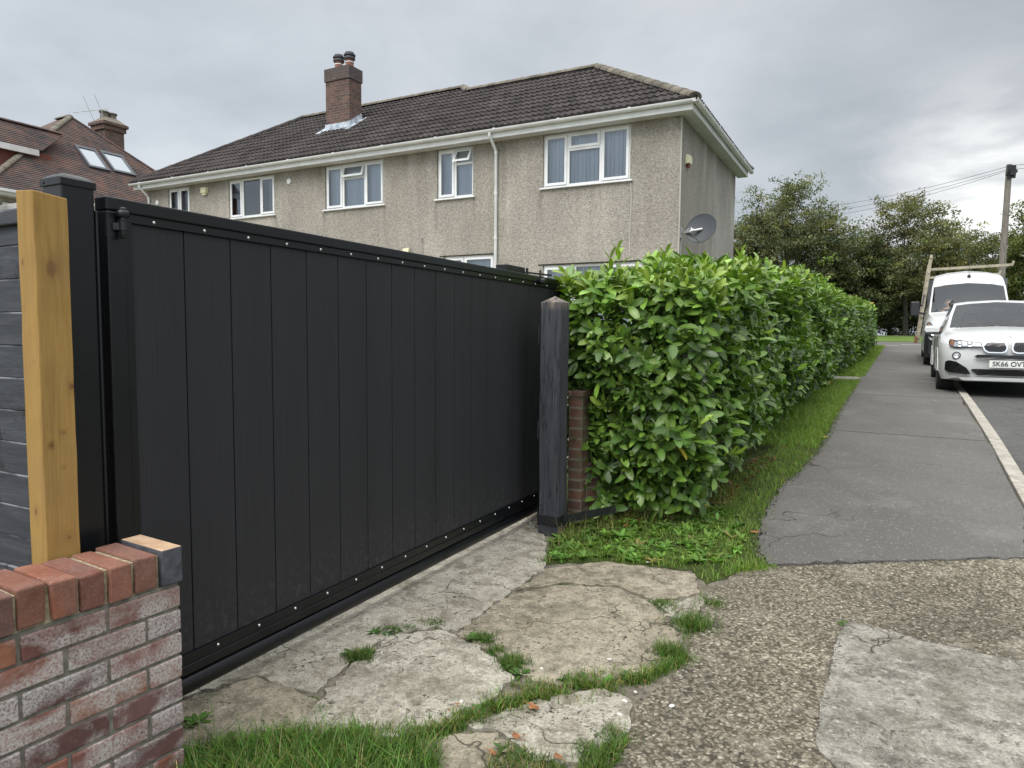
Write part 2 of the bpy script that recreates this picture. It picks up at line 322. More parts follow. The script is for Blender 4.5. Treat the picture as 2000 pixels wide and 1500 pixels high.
def f_wood(a, b, knot, grainaxis=2):
    def fn(nt, p, o):
        s = [7, 7, 7]; s[grainaxis] = .45
        n = noise(nt, mapn(nt, o, tuple(s)), 3.2, 7, .65, .6); fine = noise(nt, mapn(nt, o, tuple(30 if i != grainaxis else 1.5 for i in range(3))), 4, 4, .7)
        c = ramp(nt, n, [(.3, b), (.5, a), (.68, tuple(x * 1.1 for x in a))]); c = cmix(nt, .3, c, ramp(nt, fine, [(.35, b), (.6, a)]))
        for kx, ky, kz, kr in ((0, .042, 1.60, 1.1), (0, .090, 1.255, .8), (0, .058, 1.12, .42), (0, .022, 1.085, .3), (0, .055, 1.015, .3), (0, .062, .80, .8), (-.055, 0, .885, .8), (-.075, 0, 1.62, .45), (-.03, 0, 1.33, .3)):
            v = nd(nt, 'ShaderNodeVectorMath', operation='DISTANCE'); nt.links.new(mapn(nt, o, (1, 1, .72)), v.inputs[0]); v.inputs[1].default_value = (kx, ky, kz * .72)
            w1 = vmath(nt, 'ADD', v.outputs['Value'], vmath(nt, 'MULTIPLY', vmath(nt, 'SUBTRACT', n, .5), .045)); c = cmix(nt, ramp(nt, w1, [(.0, .9), (.010 * kr, .75), (.013 * kr + .001, .15), (.032 * kr, 0.0)]), c, knot)
            rg = vmath(nt, 'MULTIPLY', ramp(nt, w1, [(.012 * kr, .5), (.05 * kr, 0.0)]), vmath(nt, 'ADD', vmath(nt, 'MULTIPLY', vmath(nt, 'SINE', vmath(nt, 'MULTIPLY', w1, 900)), .5), .5)); c = cmix(nt, rg, c, b)
        c = cmix(nt, ramp(nt, noise(nt, mapn(nt, o, (1, 1, .6)), 6, 4), [(.45, 0.0), (.7, .45)]), c, (.27, .17, .075))
        setc(nt, p, c); bump(nt, p, fine, .35, .004)
    return fn
m_timber = mat('new_treated_timber', rough=.75, spec=.25, fn=f_wood((.345, .212, .064), (.215, .125, .038), (.12, .05, .022)))
def f_painted(nt, p, o):
    n = noise(nt, mapn(nt, o, (1, 1, 7)), 2.2, 6, .7, .4)
    c = ramp(nt, n, [(.3, (.022, .024, .030)), (.55, (.045, .048, .058)), (.75, (.085, .09, .105))])
    c = cmix(nt, ramp(nt, noise(nt, mapn(nt, o, (3, 3, 1)), 9, 6, .8), [(.70, 0.0), (.78, .8)]), c, (.3, .3, .31))
    sx = nd(nt, 'ShaderNodeSeparateXYZ'); nt.links.new(o, sx.inputs[0]); fz = vmath(nt, 'FRACT', vmath(nt, 'DIVIDE', vmath(nt, 'SUBTRACT', sx.outputs[2], .03), .1035))
    ln = vmath(nt, 'MULTIPLY', ramp(nt, fz, [(.0, .0), (.93, 0.0), (.965, 1.0)]), ramp(nt, noise(nt, mapn(nt, o, (2, 2, 6)), 3, 4), [(.42, .1), (.56, .9)]))
    c = cmix(nt, ln, c, (.22, .23, .26)); c = cmix(nt, ramp(nt, noise(nt, mapn(nt, o, (1, 1, .7)), 7, 5, .7), [(.58, 0.0), (.66, .8)]), c, (.008, .008, .010))
    setc(nt, p, c); bump(nt, p, n, .7, .006)
m_fence = mat('dark_painted_boards', rough=.65, fn=f_painted)
def f_post(nt, p, o):
    n = noise(nt, mapn(nt, o, (8, 8, .8)), 2.4, 6, .7, .3); cr = noise(nt, mapn(nt, o, (9, 9, .5)), 1.8, 4, .6, .2)
    c = ramp(nt, n, [(.3, (.026, .027, .034)), (.6, (.048, .050, .062)), (.8, (.07, .073, .085))])
    line = vmath(nt, 'ABSOLUTE', vmath(nt, 'SUBTRACT', cr, .5)); c = cmix(nt, ramp(nt, line, [(.0, 1.0), (.012, 0.0)]), c, (.004, .004, .005))
    sx = nd(nt, 'ShaderNodeSeparateXYZ'); nt.links.new(o, sx.inputs[0]); tp = nd(nt, 'ShaderNodeMapRange'); nt.links.new(sx.outputs[2], tp.inputs[0]); tp.inputs[1].default_value = 1.585; tp.inputs[2].default_value = 1.66
    wear = vmath(nt, 'MULTIPLY', tp.outputs[0], ramp(nt, noise(nt, mapn(nt, o, (14, 14, 2)), 3, 5, .7), [(.42, 0.0), (.6, 1.6)]), True)
    c = cmix(nt, wear, c, (.19, .155, .125)); setc(nt, p, c); bump(nt, p, vmath(nt, 'ADD', n, vmath(nt, 'MULTIPLY', ramp(nt, line, [(0, 0.0), (.02, 1.0)]), .6)), .7, .006)
m_post = mat('weathered_painted_post', rough=.7, fn=f_post)
def f_wallbrick(nt, p, o):
    n = noise(nt, o, 14, 6, .75); big = noise(nt, mapn(nt, o, (1, 1, 1.6)), 5.5, 4, .55, .3); c = vcol(nt)
    grain = noise(nt, o, 130, 3, .7)
    c = cmix(nt, .6, c, ramp(nt, n, [(.3, .55), (.6, 1.25)]), 'MULTIPLY')
    sx = nd(nt, 'ShaderNodeSeparateXYZ'); nt.links.new(o, sx.inputs[0]); zz = nd(nt, 'ShaderNodeMapRange'); nt.links.new(sx.outputs[2], zz.inputs[0]); zz.inputs[1].default_value = .66; zz.inputs[2].default_value = .60
    eff = vmath(nt, 'MULTIPLY', ramp(nt, big, [(.40, 0.0), (.56, .85)]), ramp(nt, grain, [(.32, .05), (.56, 1.0)]))
    zf = vmath(nt, 'ADD', vmath(nt, 'MULTIPLY', zz.outputs[0], .85), .10)
    c = cmix(nt, vmath(nt, 'MULTIPLY', eff, zf, True), c, (.47, .455, .44))
    c = cmix(nt, ramp(nt, grain, [(.62, 0.0), (.75, .35)]), c, (.5, .48, .46))
    setc(nt, p, c); bump(nt, p, vmath(nt, 'ADD', n, vmath(nt, 'MULTIPLY', grain, .5)), .55, .004)
m_wbrick = mat('rustic_brick', rough=.9, spec=.25, fn=f_wallbrick)
m_mortar = mat('wall_mortar', rough=.98, spec=.1, fn=varied((.115, .11, .09), (.21, .20, .17), 40, 5, bmp=(120, .6, .004)))
m_oldbrick = mat('old_mossy_brick', rough=.95, fn=f_brick(.225, .075, (.115, .055, .036), (.075, .042, .030), (.13, .12, .09), .01, (.075, .08, .04)))
# ground materials (object coordinates are metres in the world)
def f_asphalt(base, pale):
    def fn(nt, p, o):
        big = noise(nt, mapn(nt, o, (1, .55, 1), rot=(0, 0, R(ST))), .8, 6, .6); fine = noise(nt, o, 160, 3, .8); v = voro(nt, o, 90, 'F1', 1)
        c = ramp(nt, big, [(.3, base), (.7, pale)]); c = cmix(nt, .9, c, ramp(nt, fine, [(.3, .55), (.7, 1.4)]), 'MULTIPLY'); c = cmix(nt, ramp(nt, noise(nt, mapn(nt, o, loc=(4, 2, 0)), 1.6, 6, .7), [(.54, 0.0), (.68, .4)]), c, tuple(x * 1.45 for x in pale)); c = cmix(nt, ramp(nt, noise(nt, o, 3.1, 6, .75), [(.60, 0.0), (.72, .5)]), c, tuple(x * .6 for x in base))
        bw = nd(nt, 'ShaderNodeRGBToBW'); nt.links.new(v, bw.inputs[0]); c = cmix(nt, ramp(nt, bw.outputs[0], [(.80, 0.0), (.9, .35)]), c, (.3, .29, .27))
        warp = nd(nt, 'ShaderNodeVectorMath', operation='ADD'); nt.links.new(o, warp.inputs[0]); nn = nd(nt, 'ShaderNodeTexNoise'); nn.inputs['Scale'].default_value = 5; nt.links.new(o, nn.inputs['Vector'])
        ws = nd(nt, 'ShaderNodeVectorMath', operation='SCALE'); nt.links.new(nn.outputs[1], ws.inputs[0]); ws.inputs['Scale'].default_value = .3; nt.links.new(ws.outputs[0], warp.inputs[1])
        ed = voro(nt, warp.outputs[0], 1.15, 'DISTANCE_TO_EDGE'); msk = ramp(nt, noise(nt, o, .75, 2), [(.5, 0.0), (.58, 1.0)])
        ck = vmath(nt, 'MULTIPLY', ramp(nt, ed, [(0, 1.0), (.008, .0)]), msk); c = cmix(nt, ck, c, (.012, .012, .012))
        setc(nt, p, c); bump(nt, p, vmath(nt, 'SUBTRACT', fine, ck), .5, .004)
    return fn
m_path = mat('footpath_asphalt', rough=.85, spec=.35, fn=f_asphalt((.080, .0775, .073), (.120, .115, .107)))
m_road = mat('road_asphalt', rough=.85, spec=.35, fn=f_asphalt((.058, .057, .055), (.08, .079, .076)))
def f_agg(nt, p, o):
    wn = nd(nt, 'ShaderNodeTexNoise'); wn.inputs['Scale'].default_value = 26; nt.links.new(o, wn.inputs['Vector']); wsc = nd(nt, 'ShaderNodeVectorMath', operation='SCALE'); nt.links.new(wn.outputs[1], wsc.inputs[0]); wsc.inputs['Scale'].default_value = .035; wa = nd(nt, 'ShaderNodeVectorMath', operation='ADD'); nt.links.new(o, wa.inputs[0]); nt.links.new(wsc.outputs[0], wa.inputs[1]); ow = wa.outputs[0]
    big = noise(nt, o, 1.1, 6, .65); v = voro(nt, ow, 78, 'F1', 1); d = voro(nt, ow, 78, 'F1', 0); bw = nd(nt, 'ShaderNodeRGBToBW'); nt.links.new(v, bw.inputs[0])
    c = ramp(nt, bw.outputs[0], [(.18, (.070, .060, .043)), (.4, (.125, .109, .080)), (.6, (.182, .162, .122)), (.8, (.25, .225, .175)), (.93, (.37, .34, .275))])
    c = cmix(nt, .8, c, ramp(nt, d, [(.25, 1.15), (.75, .42)]), 'MULTIPLY'); c = cmix(nt, .8, c, ramp(nt, big, [(.3, .72), (.7, 1.3)]), 'MULTIPLY')
    c = cmix(nt, ramp(nt, noise(nt, o, 3.2, 6, .7), [(.56, 0.0), (.72, .55)]), c, (.30, .275, .23))
    setc(nt, p, c); bump(nt, p, vmath(nt, 'SUBTRACT', 1.0, d), .9, .006)
m_agg = mat('exposed_aggregate_concrete', rough=.9, spec=.3, fn=f_agg)
def f_conc(a, b, dirt, pit=True, seed=0.0):
    def fn(nt, p, o):
        o = mapn(nt, o, loc=(seed, seed * .7, 0))
        big = noise(nt, o, 1.7, 7, .68, .3); mid = noise(nt, o, 11, 7, .75); fine = noise(nt, o, 95, 4, .8)
        c = ramp(nt, big, [(.3, a), (.62, b)]); c = cmix(nt, ramp(nt, mid, [(.38, .85), (.56, 0.0)]), c, dirt)
        c = cmix(nt, .9, c, ramp(nt, fine, [(.3, .5), (.65, 1.3)]), 'MULTIPLY')
        pits = vmath(nt, 'MULTIPLY', ramp(nt, noise(nt, o, 46, 5, .75), [(.34, 1.0), (.42, 0.0)]), ramp(nt, noise(nt, o, 5.5, 3), [(.44, .1), (.56, 1.0)]))
        c = cmix(nt, ramp(nt, noise(nt, o, 24, 6, .8), [(.56, 0.0), (.68, .65)]), c, tuple(min(.62, x * 1.45) for x in b))
        if pit: c = cmix(nt, pits, c, (.05, .043, .032))
        c = cmix(nt, ramp(nt, noise(nt, o, 2.6, 5, .7), [(.54, 0.0), (.70, .5)]), c, (.12, .115, .07))
        warp = nd(nt, 'ShaderNodeVectorMath', operation='ADD'); nt.links.new(o, warp.inputs[0]); nn = nd(nt, 'ShaderNodeTexNoise'); nn.inputs['Scale'].default_value = 7; nt.links.new(o, nn.inputs['Vector'])
        ws = nd(nt, 'ShaderNodeVectorMath', operation='SCALE'); nt.links.new(nn.outputs[1], ws.inputs[0]); ws.inputs['Scale'].default_value = .22; nt.links.new(ws.outputs[0], warp.inputs[1])
        ck = vmath(nt, 'MULTIPLY', ramp(nt, voro(nt, warp.outputs[0], 1.9, 'DISTANCE_TO_EDGE'), [(0, .9), (.009, .0)]), ramp(nt, noise(nt, o, 1.3, 2), [(.5, 0.0), (.57, 1.0)])); c = cmix(nt, ck, c, (.045, .038, .027))
        setc(nt, p, c); bump(nt, p, vmath(nt, 'SUBTRACT', vmath(nt, 'ADD', mid, vmath(nt, 'MULTIPLY', fine, .8)), vmath(nt, 'ADD', pits, ck)), .9, .009)
    return fn
m_conc = mat('old_pale_concrete', rough=.93, spec=.2, fn=f_conc((.30, .28, .23), (.48, .455, .385), (.17, .15, .115)))
m_conc2 = mat('old_brown_concrete', rough=.93, spec=.2, fn=f_conc((.24, .21, .158), (.38, .34, .265), (.13, .115, .085), True, 4.3))
m_conc3 = mat('grey_patch_concrete', rough=.9, spec=.25, fn=f_conc((.20, .19, .165), (.40, .38, .33), (.10, .095, .08), False, 9.1))
m_kerb = mat('kerb_stone', rough=.9, fn=varied((.24, .22, .19), (.38, .36, .31), 12, 5, bmp=(60, .4, .004)))
m_soil = mat('soil', rough=1, spec=.1, fn=varied((.018, .014, .010), (.06, .045, .03), 30, 5, bmp=(80, .8, .01)))
m_gap = mat('gritty_joint', rough=.95, fn=f_conc((.12, .105, .078), (.235, .21, .165), (.06, .053, .038), True, 2.2))
m_turf = mat('turf', rough=1, spec=.1, fn=varied((.035, .045, .016), (.06, .085, .026), 14, 6, bmp=(60, .8, .02)))
m_field = mat('far_grass', rough=1, spec=.1, fn=varied((.075, .12, .03), (.13, .19, .05), .8, 6, stretch=(1, 4, 1)))
m_paint = mat('road_paint', (.6, .6, .58), .7)
def leafmat(name, rough=.35, trans=.25, rib=True, spec=.5):
    m = bpy.data.materials.new(name); m.use_nodes = True; nt = m.node_tree; p = nt.nodes['Principled BSDF']; c = vcol(nt)
    if rib:
        uv = nd(nt, 'ShaderNodeUVMap'); s = nd(nt, 'ShaderNodeSeparateXYZ'); nt.links.new(uv.outputs[0], s.inputs[0])
        d = vmath(nt, 'ABSOLUTE', vmath(nt, 'SUBTRACT', s.outputs[0], .5)); c0 = c
        li = cmix(nt, 1.0, c0, (2.0, 1.9, 1.7), 'MULTIPLY'); c = cmix(nt, ramp(nt, d, [(.0, .85), (.06, 0.0)]), c0, li)
        vein = vmath(nt, 'SINE', vmath(nt, 'ADD', vmath(nt, 'MULTIPLY', s.outputs[1], 55), vmath(nt, 'MULTIPLY', d, -40)))
        bump(nt, p, vein, .12, .002)
    nt.links.new(c, p.inputs['Base Color']); p.inputs['Roughness'].default_value = rough; p.inputs['Specular IOR Level'].default_value = spec
    t = nd(nt, 'ShaderNodeBsdfTranslucent'); nt.links.new(cmix(nt, 1.0, c, (1.5, 1.7, .5), 'MULTIPLY'), t.inputs[0])
    mx = nd(nt, 'ShaderNodeMixShader'); mx.inputs[0].default_value = trans
    nt.links.new(p.outputs[0], mx.inputs[1]); nt.links.new(t.outputs[0], mx.inputs[2]); nt.links.new(mx.outputs[0], nt.nodes['Material Output'].inputs[0]); return m
m_laurel = leafmat('laurel_leaf', .28, .16, spec=.42); m_grass = leafmat('grass_blade', .5, .3, False, .3); m_weed = leafmat('weed_leaf', .5, .25, True, .3); m_treeleaf = leafmat('tree_leaf', .6, .25, False, .2)
m_bark = mat('bark', rough=.95, fn=varied((.022, .02, .016), (.055, .048, .038), 9, 5, stretch=(1, 1, .3)))
m_twig = mat('hedge_twig', (.05, .035, .02), .9); m_dark = mat('shade_and_joint_dark', (.016, .02, .009), 1)
m_white = mat('white_car_paint', (.56, .57, .565), .28, 0, .5, coat=.6); m_vanwhite = mat('white_van_paint', (.50, .51, .51), .35, coat=.3)
m_plastic = mat('dark_plastic', (.018, .019, .022), .5); m_gloss = mat('gloss_black', (.01, .01, .012), .12); m_chrome = mat('chrome', (.75, .76, .78), .12, 1.0)
m_tyre = mat('tyre_rubber', (.016, .016, .017), .85); m_alloy = mat('alloy', (.35, .36, .38), .3, .9); m_refl = mat('lamp_reflector', (.25, .26, .28), .22, .8)
m_orange = mat('orange_lens', (.24, .105, .05), .3); m_bulb = mat('lamp_bowl', (.8, .82, .85), .15, .6); m_plate = mat('number_plate', (.72, .73, .70), .4); m_text = mat('plate_black', (.01, .01, .01), .5)
m_blue = mat('badge_blue', (.03, .16, .5), .3); m_seat = mat('seat_cloth', (.12, .125, .135), .85); m_darkcar = mat('dark_car_paint', (.02, .022, .027), .25, coat=.6)
m_rack = mat('weathered_rack', (.36, .32, .24), .8, fn=varied((.27, .24, .17), (.42, .38, .29), 8)); m_vanblue = mat('dark_blue_strap', (.02, .025, .09), .6)
m_pole = mat('telegraph_pole_wood', rough=.9, fn=varied((.13, .115, .095), (.23, .21, .18), 6, 5, stretch=(4, 4, .4))); m_wire = mat('cable_black', (.02, .02, .02), .6)
m_cream = mat('cream_plastic', (.66, .63, .42), .5); m_red = mat('red_plastic', (.25, .03, .02), .4); m_dish = mat('dish_grey', (.060, .066, .075), .5); m_galv = mat('galvanised_steel', (.42, .42, .41), .45, .7)
m_skin = mat('skin', (.50, .29, .21), .55); m_hair = mat('hair', (.06, .04, .03), .8); m_shirt = mat('grey_shirt', (.13, .14, .16), .9)
m_deadleaf = mat('dead_leaf', (.22, .085, .03), .8, fn=varied((.13, .05, .02), (.33, .14, .05), 60)); m_stone = mat('white_pebble', (.55, .54, .5), .8, fn=varied((.42, .41, .37), (.62, .61, .58), 50))
m_yleaf = mat('yellow_leaf', (.55, .42, .06), .7); m_velux = mat('skylight_frame', (.055, .062, .075), .45)
m_wallr = mat('neighbour_render', (.28, .26, .22), .95, fn=varied((.22, .2, .17), (.34, .32, .27), 5)); m_hung = mat('red_hung_tile', rough=.9, fn=varied((.10, .035, .028), (.19, .06, .045), 12, stretch=(1, 1, 6)))

# ================================================================== the ground
def sheet(name, pts, dz, m, thick=.03, kind='structure', rough=0.0, step=.05, label=None):
    P = [Vector((p[0], p[1], 0)) for p in pts]
    if rough:
        rr = random.Random(len(P) * 7 + int(abs(P[0].x) * 100)); Q = []
        for i, a in enumerate(P):
            b = P[(i + 1) % len(P)]; L = (b - a).length; n = max(1, int(min(L, 4) / step)); t = (b - a).normalized(); nn = Vector((-t.y, t.x, 0))
            for k in range(n): Q.append(a.lerp(b, k / n) + nn * (rr.gauss(0, rough) if k else 0))
        P = Q
    bm = bmesh.new(); bm.faces.new([bm.verts.new(p) for p in P])
    for v in zkx:
        bmesh.ops.bisect_plane(bm, geom=bm.verts[:] + bm.edges[:] + bm.faces[:], plane_co=VV * v, plane_no=VV)
    for v in bm.verts: v.co.z = zg(v.co.x, v.co.y) + dz
    bmesh.ops.recalc_face_normals(bm, faces=bm.faces)
    if bm.faces[:][0].normal.z < 0: bmesh.ops.reverse_faces(bm, faces=bm.faces)
    if thick:
        r = bmesh.ops.extrude_face_region(bm, geom=bm.faces[:]); vs_ = [g for g in r['geom'] if isinstance(g, bmesh.types.BMVert)]
        bmesh.ops.translate(bm, verts=vs_, vec=(0, 0, 0))
        for v in bm.verts:
            if v not in set(vs_): pass
        top = set(vs_)
        for v in bm.verts:
            if v not in top: v.co.z -= thick
        bmesh.ops.recalc_face_normals(bm, faces=bm.faces)
    me = bpy.data.meshes.new(name); bm.to_mesh(me); bm.free(); me.materials.append(m)
    o = bpy.data.objects.new(name, me); C.objects.link(o); return meta(o, label, kind=kind)
def G(*pp): return [gnd(*p) for p in pp]
def suv(*l): return [sw(u, v) for u, v in l]
sheet('ground', suv((-900, -300), (900, -300), (900, 1500), (-900, 1500)), -.06, m_turf, thick=0)
sheet('driveway_soil', [(-3, .3), (1.3, .3), (1.75, 4.1), (1.0, 5.0), (.6, 5.1), (-1.2, 8.5), (-4.5, 6)], -.008, m_gap)
agg_pts = G((2000, 1090), (1505, 1107), (1440, 1117), (1378, 1168), (1350, 1235), (1338, 1290), (1292, 1338), (1240, 1385), (1215, 1440), (1165, 1500)) + [Vector((.1, .9, 0)), Vector((.3, -3, 0)), Vector((7, -3, 0)), Vector((6.2, 2.6, 0))]
sheet('driveway_apron', agg_pts, 0.0, m_agg, rough=.006)
sheet('concrete_patch', G((1648, 1216), (1690, 1222), (1800, 1252), (1900, 1275), (2000, 1293), (2300, 1350)) + [Vector((1.9, .9, 0)), Vector((1.05, 1.3, 0))] + G((1640, 1510), (1592, 1452), (1600, 1400), (1618, 1330), (1632, 1262)), .006, m_conc3, rough=.005)
for k, (sm, dz, pts) in enumerate([
    (m_conc2, .004, G((898, 1240), (1000, 1165), (1100, 1146), (1200, 1150), (1270, 1182), (1322, 1238), (1322, 1285), (1240, 1318), (1090, 1338), (1020, 1318), (962, 1268))),
    (m_conc, .006, G((628, 1374), (690, 1300), (765, 1246), (855, 1234), (935, 1266), (1000, 1328), (955, 1366), (895, 1404), (810, 1432), (700, 1445), (596, 1440), (575, 1425))),
    (m_conc, .003, G((1062, 1098), (1062, 1050)) + [Vector((.10, 5.2, 0)), Vector((-.5, 5.6, 0)), Vector((-2.1, 2.9, 0))] + G((352, 1362), (500, 1318), (560, 1340), (615, 1352), (680, 1292), (755, 1238), (850, 1222), (890, 1232), (990, 1160), (1058, 1112))),
    (m_conc2, .004, G((352, 1375), (500, 1326), (555, 1346), (618, 1372), (566, 1430), (470, 1455), (352, 1462))),
    (m_conc2, .002, G((1075, 1112), (1180, 1098), (1355, 1122), (1362, 1158), (1280, 1172), (1200, 1142), (1100, 1137), (1010, 1154))),
    (m_conc, .003, G((1290, 1180), (1372, 1166), (1346, 1232), (1330, 1228))),
    (m_conc, .005, G((905, 1416), (1025, 1382), (1100, 1362), (1180, 1350), (1228, 1372), (1222, 1430), (1150, 1490), (1045, 1485), (985, 1430))),
    (m_conc2, .003, G((880, 1440), (970, 1436), (1035, 1492), (1030, 1540), (860, 1545), (820, 1500))),
    (m_conc2, .002, G((352, 1470), (480, 1462), (420, 1560), (340, 1560)))]):
    cxm = sum(p.x for p in pts) / len(pts); cym = sum(p.y for p in pts) / len(pts); ar = sum(pts[i].x * pts[(i + 1) % len(pts)].y - pts[(i + 1) % len(pts)].x * pts[i].y for i in range(len(pts))); out_ = []
    for i, p in enumerate(pts):                        # slabs butt up against each other: only a ragged crack is left between them
        e = (pts[(i + 1) % len(pts)] - pts[i - 1]); e.z = 0; e.normalize(); nn = Vector((e.y, -e.x, 0)) * (1 if ar > 0 else -1); out_.append(p + nn * .011)
    sheet('driveway_slab', out_, dz, sm, rough=.009, step=.03, thick=.014)
PLpx = [(1500, 1104), (1478, 1078), (1480, 1050), (1500, 990), (1528, 950), (1560, 925), (1598, 884), (1618, 850), (1640, 805), (1665, 765), (1680, 738), (1700, 713), (1712, 700), (1716, 690)]
PL = G(*PLpx); PLuv = [(p.dot(UU), p.dot(VV)) for p in PL]
sheet('footpath', PL + suv((-.95, 33.9), (.79, 33.9), (.79, 6.0)) + G((2000, 1091)), .008, m_path, rough=.012, step=.06)
sheet('road', suv((.93, 5.2), (7.2, 3), (7.2, 34), (.93, 34)), -.035, m_road)
sheet('junction_road', suv((-90, 34.0), (90, 34.0), (90, 43.6), (-90, 43.6)), .004, m_path)
sheet('far_verge', suv((-120, 43.7), (120, 43.7), (120, 66), (-120, 66)), .03, m_field, thick=.1)
kb = MB(); v = 6.1
while v < 33.5:
    L = .91; a, b = v + .006, v + L - .006
    ks = [sw(.80, a, -.1), sw(.915, a, -.1), sw(.915, b, -.1), sw(.80, b, -.1)]
    t = [sw(.80, a, .022), sw(.915, a, .014), sw(.915, b, .014), sw(.80, b, .022)]
    kb.add(ks + t, [(3, 2, 1, 0), (4, 5, 6, 7), (0, 1, 5, 4), (1, 2, 6, 5), (2, 3, 7, 6), (3, 0, 4, 7)]); v += L
meta(kb.build('kerb', m_kerb, bevel=.006), kind='structure')
for nm, (u0, u1, v0, v1) in {'road_marking': (-.2, 3.2, 36.2, 36.4), 'worn_road_marking': (-.9, -.3, 34.5, 34.65)}.items():
    sheet(nm, suv((u0, v0), (u1, v0), (u1, v1), (u0, v1)), .010, m_paint, thick=.004)
sheet('bounce_paving', [(-1.4, 5.9), (-3.2, 2.4), (-12, 8), (-16, 22), (-9.5, 20.3), (3.1, 13.7), (2.4, 9.0), (0.9, 7.0)], -.02, m_conc2)  # unseen paving added so that neutral light bounces up to the eaves
# a concrete slab crossing the verge between the two hedges
sheet('verge_crossing', suv((-1.6, 15.6), (-.8, 15.6), (-.8, 16.3), (-1.6, 16.3)), .012, m_conc3, rough=.006)

# ------------------------------------------------------------------ grass and weeds
def blades(P, h, w_, lean, cols, az_=None, seg=2):
    n = len(P); az_ = RNG.uniform(0, 2 * np.pi, n) if az_ is None else az_
    d = np.stack([np.cos(az_), np.sin(az_), np.zeros(n)], 1); s = np.stack([-np.sin(az_), np.cos(az_), np.zeros(n)], 1)
    z = np.array([0, 0, 1.0]); L = []
    for t, wf in ((0, .8), (.5, 1.0), (1.0, 0)):
        c = P + z * (h * (t - .22 * lean * t * t))[:, None] + d * (h * lean * t * t)[:, None]
        if wf: L += [c - s * (w_ * wf / 2)[:, None], c + s * (w_ * wf / 2)[:, None]]
        else: L += [c]
    V = np.stack(L, 1).reshape(-1, 3); b = np.arange(n)[:, None] * 5
    return V, b + np.array([0, 1, 3, 2]), b + np.array([2, 3, 4]), np.repeat(cols, 5, axis=0)
def in_poly(x, y, poly):
    r = np.zeros(len(x), bool); n = len(poly)
    for i in range(n):
        x0, y0 = poly[i][0], poly[i][1]; x1, y1 = poly[(i + 1) % n][0], poly[(i + 1) % n][1]
        c = ((y0 > y) != (y1 > y)) & (x < (x1 - x0) * (y - y0) / (y1 - y0 + 1e-12) + x0); r ^= c
    return r
def in_polygon_pts(poly, n):
    xs = [p[0] for p in poly]; ys = [p[1] for p in poly]; out = []
    x = RNG.uniform(min(xs), max(xs), n * 6); y = RNG.uniform(min(ys), max(ys), n * 6); k = in_poly(x, y, poly); x, y = x[k][:n], y[k][:n]
    return np.stack([x, y, zga(x, y)], 1)
def along(poly, n, wd):
    P = [Vector((p[0], p[1], 0)) for p in poly]; L = [(P[i + 1] - P[i]).length for i in range(len(P) - 1)]; t = RNG.uniform(0, sum(L), n); cum = np.concatenate([[0], np.cumsum(L)])
    px = np.interp(t, cum, [p.x for p in P]); py = np.interp(t, cum, [p.y for p in P]); w_ = np.interp(t, cum, wd if isinstance(wd, (list, tuple)) else [wd] * len(P))
    px += RNG.normal(0, 1, n) * w_; py += RNG.normal(0, 1, n) * w_; return np.stack([px, py, zga(px, py)], 1)
def gcol(n, base=(.085, .16, .025), sd=.25, dry=.06):
    k = np.exp(RNG.normal(0, sd, (n, 1))); c = np.array(base) * k * (1 + RNG.normal(0, .08, (n, 3))); m = RNG.random(n) < dry; c[m] = np.array((.26, .21, .09)) * k[m]
    return np.clip(c, .002, .6)
GV, GQ, GT, GC, gofs = [], [], [], [], 0
def grass(P, h0, h1, w0=.0022, w1=.004, lean=(.2, 1.1), **kw):
    global gofs
    n = len(P); V, q, t, c = blades(P - np.array([0, 0, .012]), RNG.uniform(h0, h1, n) * np.where(RNG.random(n) < .08, 1.35, 1), RNG.uniform(w0, w1, n), RNG.uniform(lean[0], lean[1], n), gcol(n, **kw))
    GV.append(V); GQ.append(q + gofs); GT.append(t + gofs); GC.append(c); gofs += len(V)
def flush(name, label, m):
    global gofs
    o = np_mesh(name, np.concatenate(GV), [np.concatenate(GQ), np.concatenate(GT)], m, np.concatenate(GC)); meta(o, label, kind='stuff')
    GV.clear(); GQ.clear(); GT.clear(); GC.clear(); gofs = 0; return o
near_poly = G((1060, 1100), (1075, 1060), (1120, 1010), (1250, 985), (1400, 955), (1475, 905), (1560, 835), (1640, 745)) + [PL[10], PL[9], PL[8], PL[7], PL[6], PL[5], PL[4], PL[3], PL[2], PL[1], PL[0]] + G((1440, 1118), (1380, 1140), (1350, 1112), (1180, 1098))
near_poly = [(p[0], p[1]) for p in near_poly]
sheet('verge_soil', near_poly, -.004, m_turf, thick=.01, rough=.012)
P = in_polygon_pts(near_poly, 80000); d = np.hypot(P[:, 0], P[:, 1]); P = P[RNG.random(len(P)) < np.clip(1.3 - d / 12, .25, 1)]
# patchy: thin grass under the hedge and among the weeds
pn = np.sin(P[:, 0] * 9.1 + 1.3 * np.sin(P[:, 1] * 5.3)) * np.sin(P[:, 1] * 7.7 + 2)
P = P[RNG.random(len(P)) < np.clip(.85 + pn * .5, .4, 1)]
grass(P, .02, .075, .002, .0042, base=(.135, .225, .034), dry=.07)
grass(in_polygon_pts([(p.x, p.y) for p in G((1060, 1075), (1120, 1005), (1250, 985), (1400, 955), (1440, 985), (1300, 1030), (1130, 1060))], 500), .12, .26, .0015, .0028, lean=(.3, 1.6), base=(.17, .17, .06), dry=.55)
for (v0, v1, n, w_) in ((7.6, 15.4, 24000, .005), (16.4, 26, 16000, .008), (26, 34, 6000, .014)):
    P = in_polygon_pts([tuple(sw(-1.38, v0)[:2]), tuple(sw(-.74, v0)[:2]), tuple(sw(-.76, v1)[:2]), tuple(sw(-1.6, v1)[:2])], n); grass(P, .03, .08, w_ * .7, w_, base=(.135, .225, .034))
